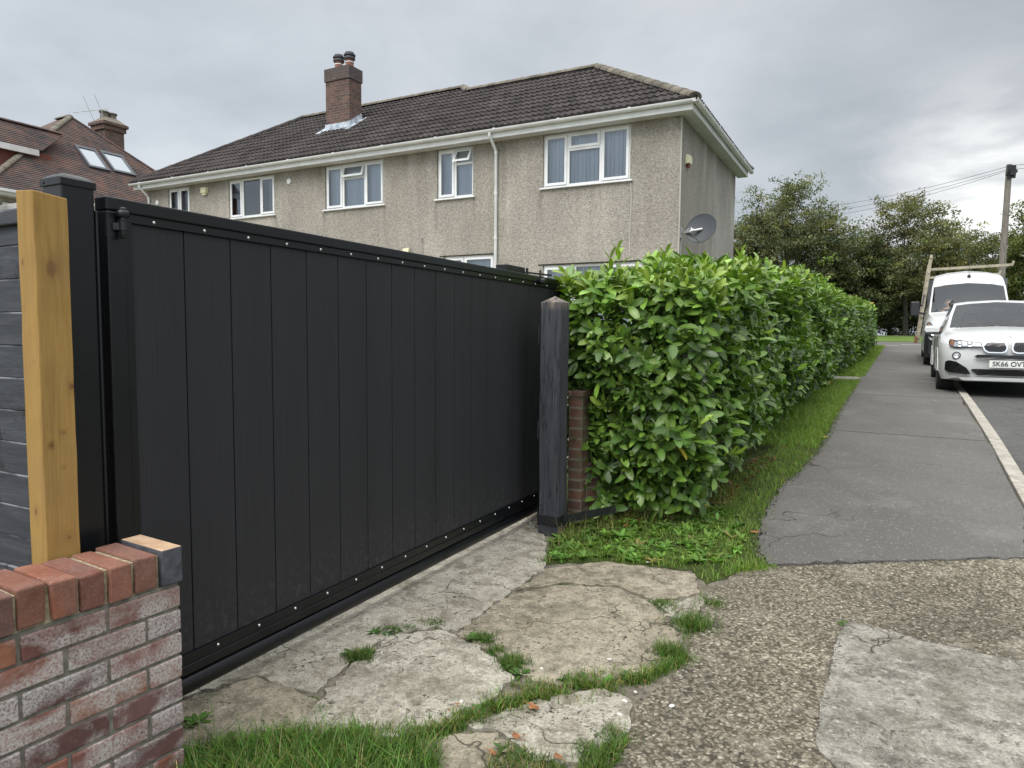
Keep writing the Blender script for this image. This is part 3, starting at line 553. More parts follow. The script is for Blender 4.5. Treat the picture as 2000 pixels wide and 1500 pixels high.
# ragged grass spilling onto the tarmac edge
grass(along(PL[:11], 5200, .028), .015, .05, base=(.09, .155, .028), dry=.15)
flush('verge_grass', 'bright green grass verge between the laurel hedge and the footpath', m_grass)
# driveway cracks
cr = lambda *a: [(p.x, p.y) for p in G(*a)]
seamP = (lambda P: P[RNG.random(len(P)) < np.clip(.55 + .6 * np.sin(P[:, 0] * 23 + 2 * np.sin(P[:, 1] * 31)), .12, 1)])
grass(seamP(along(cr((560, 1440), (640, 1440), (760, 1440), (860, 1425), (920, 1400), (980, 1378), (1060, 1355), (1130, 1345), (1200, 1332), (1262, 1322)), 9500, [.014, .03, .022, .028, .034, .042, .052, .050, .034, .02])), .012, .062, base=(.090, .155, .026), sd=.35, dry=.14)
grass(along(cr((1262, 1322), (1310, 1300), (1340, 1290)), 700, .022), .02, .055)
for c0, n, s, h in (((1350, 1222), 900, .045, .075), ((1308, 1278), 700, .035, .07), ((1300, 1182), 500, .035, .04), ((1395, 1180), 350, .03, .04), ((945, 1250), 420, .028, .05), ((1000, 1298), 800, .032, .055), ((970, 1272), 350, .02, .04), ((850, 1218), 350, .025, .035),
                    ((705, 1285), 900, .028, .055), ((800, 1228), 300, .02, .03), ((630, 1385), 200, .015, .03), ((560, 1352), 160, .014, .02), ((605, 1368), 260, .016, .02), ((1200, 1440), 600, .03, .04), ((1160, 1475), 500, .03, .05), ((1060, 1095), 350, .03, .03), ((1100, 1142), 120, .02, .02), ((1190, 1140), 100, .014, .02), ((1652, 1218), 160, .012, .03), ((770, 1185), 120, .015, .02), ((370, 1420), 300, .022, .035), ((1040, 1135), 100, .012, .02), ((655, 1395), 100, .012, .02)):
    g0 = gnd(*c0); P = np.array([[g0.x, g0.y, 0]]) + np.concatenate([RNG.normal(0, s, (n, 2)), np.zeros((n, 1))], 1); P[:, 2] = zga(P[:, 0], P[:, 1]); grass(P, h * .4, h, base=(.065, .125, .02))
bl = cr((340, 1500), (352, 1478), (430, 1452), (560, 1436), (700, 1446), (800, 1456), (862, 1470), (850, 1560), (700, 1600), (360, 1600))
grass(in_polygon_pts(bl, 9500), .02, .085, .0018, .004, base=(.070, .140, .022), sd=.4, dry=.10)
P = in_polygon_pts(bl, 500); grass(P, .09, .15, .002, .0035, lean=(.4, 1.3), base=(.085, .17, .028))
grass(in_polygon_pts(cr((950, 1500), (990, 1455), (1050, 1475), (1110, 1500), (1080, 1560), (930, 1560)), 2600), .015, .045, base=(.075, .12, .025), dry=.2)
grass(in_polygon_pts(cr((1130, 1500), (1185, 1462), (1215, 1440), (1222, 1470), (1160, 1540)), 900), .02, .06, base=(.07, .13, .02))
grass(along(cr((1375, 1160), (1352, 1210), (1340, 1260)), 260, .015), .015, .04)
flush('crack_grass', 'tufts of grass growing in the cracks of the concrete drive', m_grass)

# leaves: P base, D direction, N surface normal, L length, W width -> 15 vertices, 8 faces each
def leaves(P, D, N, L, W, cols, droop=.25, fold=.25):
    n = len(P); D = D / np.linalg.norm(D, axis=1)[:, None]; S = np.cross(D, N); S /= np.linalg.norm(S, axis=1)[:, None] + 1e-9; N = np.cross(S, D)
    st = ((0, .10), (.22, .74), (.55, 1.0), (.85, .72), (1.0, .06)); V = []; UVs = []
    for t, wf in st:
        for a in (-1, 0, 1):
            V.append(P + D * (L * t)[:, None] + S * (W * wf * a / 2)[:, None] + N * ((abs(a) * fold * W * wf / 2) - droop * L * t * t)[:, None]); UVs.append((.5 + a * .5, t))
    V = np.stack(V, 1).reshape(-1, 3); b = np.arange(n)[:, None, None] * 15; q = []
    for i in range(4):
        for j in range(2): q.append((i * 3 + j, i * 3 + j + 1, i * 3 + j + 4, i * 3 + j + 3))
    F = (b + np.array(q)[None]).reshape(-1, 4); return V, F, np.repeat(cols, 15, axis=0), np.tile(np.array(UVs), (n, 1))
def unit(a): return a / (np.linalg.norm(a, axis=-1, keepdims=True) + 1e-9)
def rosettes(C0, n_leaf, L, cols, up=.5, wr=.3, mname='weeds', label=None):
    P, D, LL, cc = [], [], [], []
    for c, l, col in zip(C0, L, cols):
        k = n_leaf + RNG.integers(-2, 3); a = RNG.uniform(0, 6.28) + np.arange(k) * 2.4
        P.append(np.tile(c, (k, 1))); D.append(np.stack([np.cos(a), np.sin(a), RNG.uniform(.2, 1.0, k) * up * 2], 1)); LL.append(l * RNG.uniform(.6, 1.1, k)); cc.append(np.tile(col, (k, 1)) * RNG.uniform(.75, 1.25, (k, 1)))
    P, D, LL, cc = map(np.concatenate, (P, D, LL, cc)); N = unit(np.array([0, 0, 1.]) - D * (unit(D)[:, 2:3])); V, F, c, uv = leaves(P, D, N, LL, LL * wr, cc, .3, .3)
    o = np_mesh(mname, V, [F], m_weed, c, uv); return meta(o, label, kind='stuff')
wp = in_polygon_pts([(p.x, p.y) for p in G((1065, 1095), (1080, 1050), (1140, 1010), (1300, 985), (1440, 990), (1460, 1060), (1420, 1095), (1340, 1108), (1180, 1092))], 300)
rosettes(wp, 7, RNG.uniform(.03, .085, len(wp)), gcol(len(wp), (.115, .215, .045), .2, .03), .6, .34, 'broadleaf_weeds', 'leafy green weeds at the foot of the hedge beside the dark post')
cp = np.array([list(gnd(*p)) for p in [(745, 1232), (765, 1228), (755, 1240), (730, 1238), (775, 1235), (1115, 1335), (1140, 1325), (1180, 1335), (1230, 1322), (985, 1310), (1015, 1318), (1000, 1290), (950, 1255), (925, 1250), (700, 1290), (712, 1278), (690, 1282), (370, 1420), (385, 1412), (600, 1480), (660, 1465), (560, 1460), (480, 1480), (1010, 1480), (985, 1470), (1648, 1220), (880, 1420), (930, 1395), (345, 1490), (352, 1475)]])
cp = np.concatenate([cp, in_polygon_pts(bl, 70)]); rosettes(cp, 9, RNG.uniform(.03, .06, len(cp)), gcol(len(cp), (.06, .13, .03), .2, 0), .5, .36, 'crack_weeds', 'small leafy weeds rooted in the drive cracks')
# small litter lying about, each a thing
def dead_leaf(px, py, s, label, m=m_deadleaf):
    g0 = gnd(px, py); b = MB(); rr = random.Random(px); n = 9; ring = []
    for k in range(n):
        a = 6.283 * k / n; r = s * (1 if k % 2 == 0 else .68) * rr.uniform(.8, 1.1); ring.append((r * math.cos(a), .7 * r * math.sin(a), .006 + .3 * s * abs(math.cos(a)) * rr.uniform(.3, 1)))
    b.add([(0, 0, .006)] + ring, [(0, 1 + k, 1 + (k + 1) % n) for k in range(n)]); b.tube([(s * .9, 0, .008), (s * 1.6, .2 * s, .012)], .0012, 4)
    meta(b.build('fallen_leaf', m, loc=(g0.x, g0.y, g0.z + .012), az=rr.uniform(0, 360), fix=False, smooth=60), label, 'leaf', 'fallen leaves on the ground')
dead_leaf(1043, 1390, .030, 'curled brown leaf against the grass seam in the middle of the drive'); dead_leaf(1008, 1448, .024, 'brown leaf on the lower weeds of the drive, nearer the gate')
dead_leaf(1090, 1488, .022, 'brown leaf on bare concrete at the bottom edge of the photo'); dead_leaf(962, 1480, .020, 'rust brown leaf at the drive edge left of the low weed clump')
dead_leaf(1472, 1044, .040, 'orange brown leaf on the tarmac edge beside the verge'); dead_leaf(893, 1384, .012, 'tiny tan leaf in the grass seam of the pale slab')
dead_leaf(1378, 993, .045, 'yellow leaf lying in the grass below the hedge', m_yleaf); dead_leaf(1612, 857, .04, 'orange leaf in the verge grass next to the path edge', m_yleaf)
dead_leaf(1222, 1032, .035, 'reddish dead leaf among the weeds right of the post strap')
for px, py, s, lb in ((901, 1373, .012, 'flat white pebble set in the pale slab above the grass seam'), (1220, 1372, .013, 'largest of the white pebbles at the right end of the grass seam'), (1210, 1398, .011, 'white pebble just below the largest one on the drive'), (1241, 1354, .009, 'white pebble nearest the grass seam end on the drive'), (1312, 1382, .014, 'jagged white stone on the brown aggregate'), (1058, 1308, .010, 'small white stone beside the weeds of the round slab'), (1190, 1290, .011, 'white stone lying alone on the brown round slab'), (1264, 1100, .016, 'grey white stone at the edge of the weeds and concrete')):
    g0 = gnd(px, py); b = MB(); b.lathe([(s * .3, 0), (s * .95, s * .2), (s, s * .35), (s * .6, s * .62), (s * .1, s * .7)], n=9, sc=(1, .7))
    meta(b.build('pebble', m_stone, loc=(g0.x, g0.y, g0.z + .003), az=px % 180, smooth=50), lb, 'pebble', 'white pebbles on the driveway')

# brown litter under the hedge, grit along the broken path edge
def litter(P, L0, L1, name, label, cols, flat=.25):
    n = len(P); a = RNG.uniform(0, 6.28, n); D = np.stack([np.cos(a), np.sin(a), RNG.normal(0, flat, n)], 1); N = unit(np.stack([RNG.normal(0, .35, n), RNG.normal(0, .35, n), np.ones(n)], 1)); L = RNG.uniform(L0, L1, n)
    c = np.array(cols)[RNG.integers(0, len(cols), n)] * RNG.uniform(.6, 1.3, (n, 1)); V, F, cc, uv = leaves(P + np.array([0, 0, .008]), D, N, L, L * RNG.uniform(.3, .55, n), c, -.1, .3); meta(np_mesh(name, V, [F], m_weed, cc, uv), label, kind='stuff')
hp = [(p.x, p.y) for p in G((1110, 1030), (1150, 990), (1250, 965), (1400, 935), (1500, 880), (1540, 870), (1480, 930), (1440, 975), (1380, 1000), (1260, 1020))]
litter(in_polygon_pts(hp, 520), .02, .07, 'leaf_litter', 'brown dead leaves and debris under the near end of the hedge', [(.16, .07, .03), (.10, .06, .03), (.22, .12, .05), (.06, .045, .025)])
litter(np.concatenate([in_polygon_pts([(-.9, 2.6), (.2, 2.2), (1.4, 3.9), (.3, 4.6)], 70), in_polygon_pts([(.4, 1.8), (3.2, 2.5), (3.4, 8), (2.3, 5)], 45)]), .006, .018, 'dry_crumbs', 'tiny dry leaf crumbs scattered over the drive', [(.20, .10, .05), (.12, .08, .05), (.3, .2, .1)])
litter(along(cr((600, 1440), (760, 1440), (920, 1400), (1060, 1355), (1262, 1322)), 60, .035), .008, .022, 'seam_litter', 'bits of brown leaf caught in the grass seam of the drive', [(.20, .10, .05), (.14, .07, .03), (.28, .19, .09)])
litter(along([(p.x, p.y) for p in PL], 160, .05), .008, .025, 'path_edge_litter', 'small dead leaves along the verge edge of the footpath', [(.20, .11, .05), (.14, .08, .04), (.30, .22, .08)])
kl = [sw(.74, 5.6), sw(.76, 12), sw(.76, 30)]; litter(along([(p.x, p.y) for p in kl], 90, .05) + np.array([0, 0, .006]), .012, .035, 'kerb_litter', 'dead leaves lying along the kerb', [(.20, .11, .05), (.12, .08, .04)])
def grit(P, r0, r1, name, label, m):
    n = len(P); r = RNG.uniform(r0, r1, n)[:, None, None]; T = np.array([(1, 0, .2), (-.5, .87, .15), (-.5, -.87, .25), (.1, .1, .95), (0, 0, -.4)])[None] * r * RNG.uniform(.6, 1.3, (n, 5, 1)); V = (P[:, None, :] + T).reshape(-1, 3); b = np.arange(n)[:, None, None] * 5
    F = (b + np.array([(0, 1, 3), (1, 2, 3), (2, 0, 3), (1, 0, 4), (2, 1, 4), (0, 2, 4)])[None]).reshape(-1, 3); meta(np_mesh(name, V, [F], m), label, kind='stuff')
m_grit = mat('asphalt_grit', rough=.95, fn=varied((.05, .048, .045), (.17, .16, .145), 70))
grit(along(PL[:10], 900, .022) + np.array([0, 0, .012]), .003, .010, 'path_edge_grit', 'loose dark grit along the crumbling edge of the footpath', m_grit)
grit(along([(p.x, p.y) for p in G((1500, 1106), (1700, 1100), (2000, 1092))], 260, .012) + np.array([0, 0, .008]), .002, .007, 'seam_grit', 'grit in the seam where tarmac meets the concrete apron', m_grit)
grit(np.concatenate([along(cr((1650, 1216), (1800, 1253), (2000, 1294)), 160, .010), along(cr((1648, 1216), (1618, 1330), (1594, 1450)), 160, .010)]) + np.array([0, 0, .004]), .002, .007, 'patch_edge_grit', 'grit and moss along the edge of the grey concrete patch', m_grit)
grass(along(cr((1700, 1226), (1790, 1250), (1880, 1272), (1960, 1288)), 420, .008), .006, .018, base=(.10, .12, .03), dry=.2); grass(along(cr((1440, 1116), (1500, 1107), (1505, 1105)), 500, .03), .02, .05, base=(.135, .225, .034)); flush('seam_moss', 'thin moss and grass in the seams of the apron', m_grass)
for v_, a_ in ((12.6, .0), (19.0, 0.05), (8.7, -.02)): sheet('path_joint', suv((-.72, v_), (.79, v_ + a_), (.79, v_ + a_ + .014), (-.72, v_ + .016)), .0095, m_dark, thick=.001, rough=.002)

# ================================================================== brick wall in the foreground
WA = 31.5                                             # local Y runs along the wall towards its end at the gate
wall = thing('brick_garden_wall', 'low rustic brick wall with white bloom, capped by bricks on edge, in the lower left corner', 'wall', (-1.026, 2.090, 0), WA)
rw = random.Random(5)
def brick(b, x0, x1, y0, y1, z0, z1, col):
    j = lambda: rw.gauss(0, .0013)
    P = [(x0 + j(), y0 + j(), z0 + j()), (x1 + j(), y0 + j(), z0 + j()), (x1 + j(), y1 + j(), z0 + j()), (x0 + j(), y1 + j(), z0 + j()), (x0 + j(), y0 + j(), z1 + j()), (x1 + j(), y0 + j(), z1 + j()), (x1 + j(), y1 + j(), z1 + j()), (x0 + j(), y1 + j(), z1 + j())]
    b.add(P, [(3, 2, 1, 0), (4, 5, 6, 7), (0, 1, 5, 4), (1, 2, 6, 5), (2, 3, 7, 6), (3, 0, 4, 7)], 0, col)
def bcol():
    c = rw.choice([(.205, .088, .062), (.165, .075, .062), (.24, .105, .065), (.13, .07, .065), (.19, .09, .07)]); k = rw.uniform(.8, 1.15); return tuple(x * k for x in c)
b = MB(); Lw = 2.6; zc0 = .645
for i in range(9):
    z1 = zc0 - .010 - i * .075; z0 = z1 - .065; y = 0.0; first = True
    if z0 < -.06: break
    while y > -Lw:
        l = .1025 if (first and i % 2) else .215; first = False
        brick(b, -.215, 0, y - l, y, z0, z1, bcol())
        y -= l + .010
bricks = b.build('brickwork', m_wbrick, wall, bevel=.0045)
b = MB(); b.box(-.209, -.006, -Lw, -.005, -.06, zc0 + .001); b.build('mortar', m_mortar, wall)
b = MB(); y = .002; k = 0
while y > -Lw:
    col = [(.36, .22, .12), (.175, .07, .05)][min(k, 1)] if k < 1 else rw.choice([(.16, .070, .048), (.20, .080, .050), (.13, .068, .055), (.23, .092, .050), (.15, .062, .045)])
    dx, dz = rw.gauss(0, .003), rw.gauss(0, .003); tilt = rw.gauss(0, .002)
    if k: brick(b, -.216 + dx, .004 + dx, y - .065, y, zc0 + .006 + dz, zc0 + .112 + dz + tilt, col)
    y -= .065 + .011; k += 1
cop = b.build('coping', m_wbrick, wall, bevel=.006)
# the end coping brick: cut tan top and slate-blue faces
eb = MB(); eb.box(-.215, .008, -.062, .004, zc0 + .005, zc0 + .117, 0); eb.m[1] = 1
m_blueb = mat('blue_grey_brick_face', (.060, .064, .078), .85, fn=varied((.04, .043, .052), (.085, .09, .105), 25, 5, bmp=(90, .5, .004)))
m_tanb = mat('tan_brick_top', (.45, .30, .18), .9, fn=varied((.36, .22, .13), (.52, .38, .25), 14, 5, bmp=(90, .4, .003)))
o = eb.build('end_coping_brick', [m_blueb, m_tanb], wall, bevel=.004, fix=False); o['label'] = 'blue grey end brick with a pale tan top'
b = MB(); b.box(-.204, -.010, -Lw, -.064, zc0 + .001, zc0 + .100); b.build('coping_mortar', mat('crumbly_mortar', (.3, .26, .17), .98, fn=varied((.20, .17, .11), (.38, .33, .22), 60, 4, bmp=(150, .8, .004))), wall)

# ================================================================== posts and fence on the left
WD, WN = azv(WA), azv(WA + 90)
tp = Vector((-1.364, 1.985, 0))                       # nearest bottom corner of the new timber post
b = MB(); jj = lambda: rw.gauss(0, .001); n = 26; A, Bx = .093, .098
for k in range(n):
    z0 = -.02 + 1.842 * k / n
ring = []; jj = lambda: rw.gauss(0, .0005)
for k in range(n + 1):
    z = -.02 + (1.822 + .02) * k / n
    for (x, y) in ((0, 0), (0, A), (-Bx, A), (-Bx, 0)): ring.append((x + jj(), y + jj(), z + ((.006 if x < 0 else -.002) + (.010 if y > 0 else .0) * -1 if k == n else 0)))
fs = [(k * 4 + i, k * 4 + (i + 1) % 4, (k + 1) * 4 + (i + 1) % 4, (k + 1) * 4 + i) for k in range(n) for i in range(4)] + [(3, 2, 1, 0), tuple(n * 4 + i for i in range(4))]
b.add(ring, fs)
meta(b.build('timber_post', m_timber, bevel=.003, loc=tp, az=WA), 'new yellow treated timber post standing behind the brick wall', 'post')

GA = 27.42
gate = thing('metal_gate', 'long black metal framed gate with wide charcoal boards across the drive', 'gate', (-1.202, 2.426, 0), GA)
# black steel gate post, local frame of the gate
gp = thing('gate_post', 'square black steel gate post with domed cap beside the yellow timber', 'post', Vector((-1.202, 2.426, 0)) + azv(GA) * -.30, GA)
MB().box(-.105, .0, -.052, .048, -.02, 1.872).build('post_tube', m_black, gp, bevel=.006)
b = MB(); b.box(-.1095, .0045, -.0565, .0525, 1.862, 1.886); cx_, cy_ = -.0525, -.002
pr = [(.054, 1.886), (.046, 1.893), (.030, 1.902), (.014, 1.906), (.0, 1.907)]; vs_ = []
for r, z in pr[:-1]: vs_ += [(cx_ - r, cy_ - r, z), (cx_ + r, cy_ - r, z), (cx_ + r, cy_ + r, z), (cx_ - r, cy_ + r, z)]
fs = [(i * 4 + k, i * 4 + (k + 1) % 4, (i + 1) * 4 + (k + 1) % 4, (i + 1) * 4 + k) for i in range(3) for k in range(4)] + [(12, 13, 14, 15)]
b.add(vs_, fs); b.build('post_cap', m_black, gp, bevel=.003)
MB().lathe([(.004, 0), (.004, .002), (.001, .003)], (-.085, -.0565, 1.874), (0, -1, 0), 10).build('rivet', m_scuff, gp)

# ------------------------------------------------------------------ the gate leaf
L1 = 3.53
b = MB()
b.box(-.045, .018, -.227, L1, 1.806, 1.850)                            # top tube
b.build('top_rail', m_black, gate, bevel=.005)
b = MB(); b.box(-.045, .018, -.227, -.165, .165, 1.805).build('stile', m_black, gate, bevel=.005)
MB().box(-.045, .018, L1 - .06, L1, .165, 1.805).build('stile', m_black, gate, bevel=.005)
b = MB(); b.box(-.03, .009, -.164, L1 - .061, 1.777, 1.8055); b.box(-.03, .009, -.164, -.137, .243, 1.7765); b.box(-.03, .009, L1 - .085, L1 - .061, .243, 1.7765)
b.box(-.03, .009, -.164, L1 - .061, .204, .2425); b.build('flange', m_black, gate, bevel=.0015)
MB().box(-.045, .013, -.164, L1 - .061, .166, .203).build('bottom_rail', m_black, gate, bevel=.004)
pr = []
for k in range(13):
    a = math.pi * (-.5 + k / 12); pr.append((-.012 + .030 * math.cos(a), 0, .122 + .037 * math.sin(a)))
pr = [(-.05, 0, .085)] + pr + [(-.05, 0, .159)]
b = MB(); b.prism([(x, -.227, z) for x, _, z in pr], (0, L1 + .227, 0)); b.build('guide_rail', m_black, gate, smooth=35)
b = MB(); y = -.137; edges = [-.137] + [.063 + .2005 * k for k in range(18)]; edges[-1] = L1 - .087
for y0, y1 in zip(edges, edges[1:]): b.box(-.022, 0, y0 + .0022, y1 - .0022, .243, 1.7765)
b.box(-.0235, -.010, -.137, L1 - .087, .244, 1.776); b.build('board_panel', m_board, gate, bevel=.0022)
bp = None
for k in range(18):
    for z, off in ((1.790, -.058), (.226, -.040)):
        y = off + .2003 * k
        if y > L1 - .09: continue
        if bp is None:
            bp = MB().lathe([(.0062, 0), (.0062, .0016), (.0048, .0040), (.0015, .0052)], (0, 0, 0), (1, 0, 0), 12).build('bolt', m_bolt, gate, smooth=40); bp.location = (.009, y, z); continue
        c = bp.copy(); c.location = (.009, y, z); C.objects.link(c)
def hinge(y, z, par, s=1):
    q_ = .74; b = MB(); b.box(.006, .0185, y - .042, y - .014, z - .062, z + .010)
    b.bar((.018, y - .02, z - .028), (.044, y + .004, z - .028), .012, .022)
    b.lathe([(r_ * q_, h_ * .95) for r_, h_ in [(.010, -.070), (.013, -.066), (.013, -.045), (.017, -.043), (.017, -.012), (.013, -.010), (.013, .0), (.023, .002), (.026, .008), (.026, .018), (.023, .022), (.018, .024), (.017, .031), (.012, .034), (.002, .035)]], (.038, y, z), (0, 0, 1), 16)
    return b.build('hinge', m_scuff, par, smooth=40)
hinge(-.186, 1.785, gate); hinge(-.186, .34, gate)
b = MB(); b.tube([(-.014, -.240, .10), (-.014, -.240, 1.80)], .0075, 10); b.build('hinge_rod', m_scuff, gate, smooth=40)
# latch arm fixed to the top rail near the far post
b = MB(); b.box(-.14, -.05, 2.62, 2.90, 1.845, 1.905); b.build('latch_box', m_black, gate, bevel=.004)
b = MB(); b.bar((-.09, 2.78, 1.872), (.03, 3.16, 1.868), .035, .010); b.tube([(.015, 3.02, 1.80), (.015, 3.02, 1.895)], .008, 10); b.tube([(-.05, 2.93, 1.86), (-.05, 2.93, 1.905)], .010, 10)
b.lathe([(.018, 0), (.03, .01), (.03, .03), (.015, .04)], (.03, 3.02, 1.795), (0, 0, 1), 12); b.build('latch_arm', m_scuff, gate, smooth=40)

# dark board fence running away to the left behind the timber post
fo = Vector((-1.452, 2.135, 0)); fd_az = 297.4
fence = thing('board_fence', 'dark painted horizontal board fence at the left edge behind the timber post', 'fence', fo, fd_az)   # local Y runs away to the left; local X faces away from the camera
rf = random.Random(3)
for k in range(17):
    z0 = .03 + k * .1035; b = MB(); d = rf.gauss(0, .0025)
    n = 10; vs_, fs = [], []
    for i in range(n + 1):
        y = -.06 + 2.6 * i / n; e = .0
        vs_ += [(d - .018, y, z0 + e), (d, y, z0 + e), (d, y, z0 + .1028 + e), (d - .018, y, z0 + .1028 + e)]
    for i in range(n):
        for q in range(4): fs.append((i * 4 + q, i * 4 + (q + 1) % 4, (i + 1) * 4 + (q + 1) % 4, (i + 1) * 4 + q))
    fs += [(0, 3, 2, 1), tuple(n * 4 + i for i in range(4))]; b.add(vs_, fs); b.build('board', m_fence, fence, bevel=.0025)
MB().box(.001, .04, -.06, 2.54, 0, 1.78).build('backing_rail', m_fence, fence)
MB().box(-.040, .03, -.07, 2.6, 1.745, 1.792).build('top_rail', m_fence, fence, bevel=.005)
m_capf = mat('weathered_grey_cap', rough=.95, fn=varied((.16, .155, .145), (.40, .39, .37), 18, 6, bmp=(50, .6, .005)))
MB().box(-.025, .05, -.07, 2.6, 1.793, 1.812).build('capping', m_capf, fence, bevel=.003)

# dark timber post at the far end of the gate
fp = thing('weathered_post', 'weathered dark painted timber post with pointed top between the gate and the hedge', 'post', (.325, 4.68, 0), GA)
n = 14; ring = []; S = .150
for k in range(n + 1):
    z = -.02 + 1.665 * k / n; wv = .003 * math.sin(z * 5)
    for (x, y) in ((0, 0), (0, S), (-S, S), (-S, 0)): ring.append((x + rf.gauss(0, .0013) + wv, y + rf.gauss(0, .0013), z))
fs = [(k * 4 + i, k * 4 + (i + 1) % 4, (k + 1) * 4 + (i + 1) % 4, (k + 1) * 4 + i) for k in range(n) for i in range(4)] + [(3, 2, 1, 0)]
ring.append((-S / 2, S / 2, 1.690)); m0 = len(ring) - 1; fs += [(n * 4 + i, n * 4 + (i + 1) % 4, m0) for i in range(4)]
b = MB(); b.add(ring, fs); b.build('post_body', m_post, fp, bevel=.004)
b = MB(); t_ = .005; z0, z1 = .10, .165
b.box(-S - t_, t_, -t_ - .003, -.003 + .0, z0, z1); b.box(.003, t_ + .004, -t_, S * .6, z0, z1); b.box(-S - t_ - .003, -S - .003, -t_, S, z0 - .01, z1 + .05); b.build('strap', m_scuff, fp, bevel=.0015)
b = MB(); b.bar((.006, S * .5, .135), (.30, .34, .185), .006, .055); b.build('tie_bar', m_scuff, fp, bevel=.001)
for z in (1.42, .76): 
    b = MB(); b.box(-S - .012, -S - .003, .006, .035, z - .07, z + .07); b.lathe([(.009, -.06), (.009, .06)], (-S - .014, .008, z), (0, 0, 1), 10); b.build('old_hinge_plate', m_scuff, fp, bevel=.001)

# old brick pier and low wall behind the post, under the hedge
pw = thing('old_brick_pier', 'old mossy brown brick pier half hidden between the dark post and the hedge', 'pier', (.42, 4.93, 0), GA)
b = MB(); b.box(-.02, .085, 0.02, .34, -.02, .98); b.build('pier', m_oldbrick, pw, bevel=.006)
b = MB(); b.box(-.03, .095, 0.0, .36, .981, 1.02); b.build('pier_cap', m_oldbrick, pw, bevel=.006)
lw = thing('low_garden_wall', 'low old brick wall running beneath the overhanging laurel hedge', 'wall', Vector((.42, 4.93, 0)) + azv(117) * .087 + azv(27) * .12, 60)
b = MB(); b.box(-.215, 0, 0.0, .95, -.02, .46); b.build('brickwork', m_oldbrick, lw, bevel=.006)
b = MB(); b.box(-.225, .01, 0.0, .96, .461, .49); b.build('wall_cap', m_oldbrick, lw, bevel=.006)

# ================================================================== the big grey house
HO = Vector((3.327, 14.0, 0)); HA = 27.9              # local origin: near corner; x runs right, y runs back; front face is y = 0
HG = .62
house = thing('semi_detached_house', 'long two storey grey pebbledash house with dark tiled hipped roof and white windows', 'house', (HO.x, HO.y, 0), HA)
HL, HD, HD2 = 16.62, 5.84, 6.6; ZW = 5.80
WIN = [  # s0, s1, z0, z1, mullions (fractions from the left), transom light index, open, blind
    (1.05, 3.04, 4.64, 5.78, (.29, .67), 1, 0, 'v'), (4.83, 5.83, 4.63, 5.78, (.48,), 1, .10, 'v'), (7.44, 9.36, 4.65, 5.77, (.30, .68), 1, .05, 'v'),
    (11.2, 13.02, 4.68, 5.76, (.29, .69), None, 0, 'c'), (14.71, 15.68, 4.68, 5.76, (.5,), None, 0, 'v'), (4.26, 5.64, 2.25, 3.27, (.40,), None, 0, 'w'), (.75, 3.02, .85, 2.96, (.33, .66), None, 0, 'v'), (8.0, 9.6, 1.7, 3.2, (.5,), None, 0, 'v')]
b = MB(); xs = sorted({-HL, 0.0, *[-w_[0] for w_ in WIN], *[-w_[1] for w_ in WIN]}); zs = sorted({0.2, ZW, *[w_[2] for w_ in WIN], *[w_[3] for w_ in WIN]})
for x0, x1 in zip(xs, xs[1:]):
    for z0, z1 in zip(zs, zs[1:]):
        cxm, czm = (x0 + x1) / 2, (z0 + z1) / 2
        if any(-w_[1] < cxm < -w_[0] and w_[2] < czm < w_[3] for w_ in WIN): continue
        b.add([(x0, 0, z0), (x1, 0, z0), (x1, 0, z1), (x0, 0, z1)], [(0, 1, 2, 3)])
for s0, s1, z0, z1, *_ in WIN:                        # reveals
    d = .11; b.add([(-s1, 0, z0), (-s0, 0, z0), (-s0, 0, z1), (-s1, 0, z1), (-s1, d, z0), (-s0, d, z0), (-s0, d, z1), (-s1, d, z1)], [(0, 4, 5, 1), (1, 5, 6, 2), (2, 6, 7, 3), (3, 7, 4, 0)])
b.build('front_wall', m_render, house, fix=False)
b = MB(); X1 = -3.8
b.add([(0, 0, .2), (0, HD, .2), (0, HD, ZW), (0, 0, ZW), (X1, HD, .2), (X1, HD, ZW), (X1, HD2, .2), (X1, HD2, ZW), (-HL, HD2, .2), (-HL, HD2, ZW), (-HL, 0, .2), (-HL, 0, ZW)], [(0, 1, 2, 3), (1, 4, 5, 2), (4, 6, 7, 5), (6, 8, 9, 7), (8, 10, 11, 9)])
b.build('side_wall', m_render_s, house, fix=False)
b = MB(); b.box(-.012, .012, -.006, .02, .3, ZW - .01); b.build('corner_bead', m_seam, house); 
def vbl(b, x0, x1, z0, z1, y):
    n = max(2, int((x1 - x0) / .089))
    for k in range(n):
        a = x0 + (x1 - x0) * (k + .5) / n; h = .040; t = .62 + .14 * math.sin(k * 2.1)
        b.add([(a - h * math.cos(t), y - h * math.sin(t), z0), (a + h * math.cos(t), y + h * math.sin(t), z0), (a + h * math.cos(t), y + h * math.sin(t), z1), (a - h * math.cos(t), y - h * math.sin(t), z1)], [(0, 1, 2, 3)])
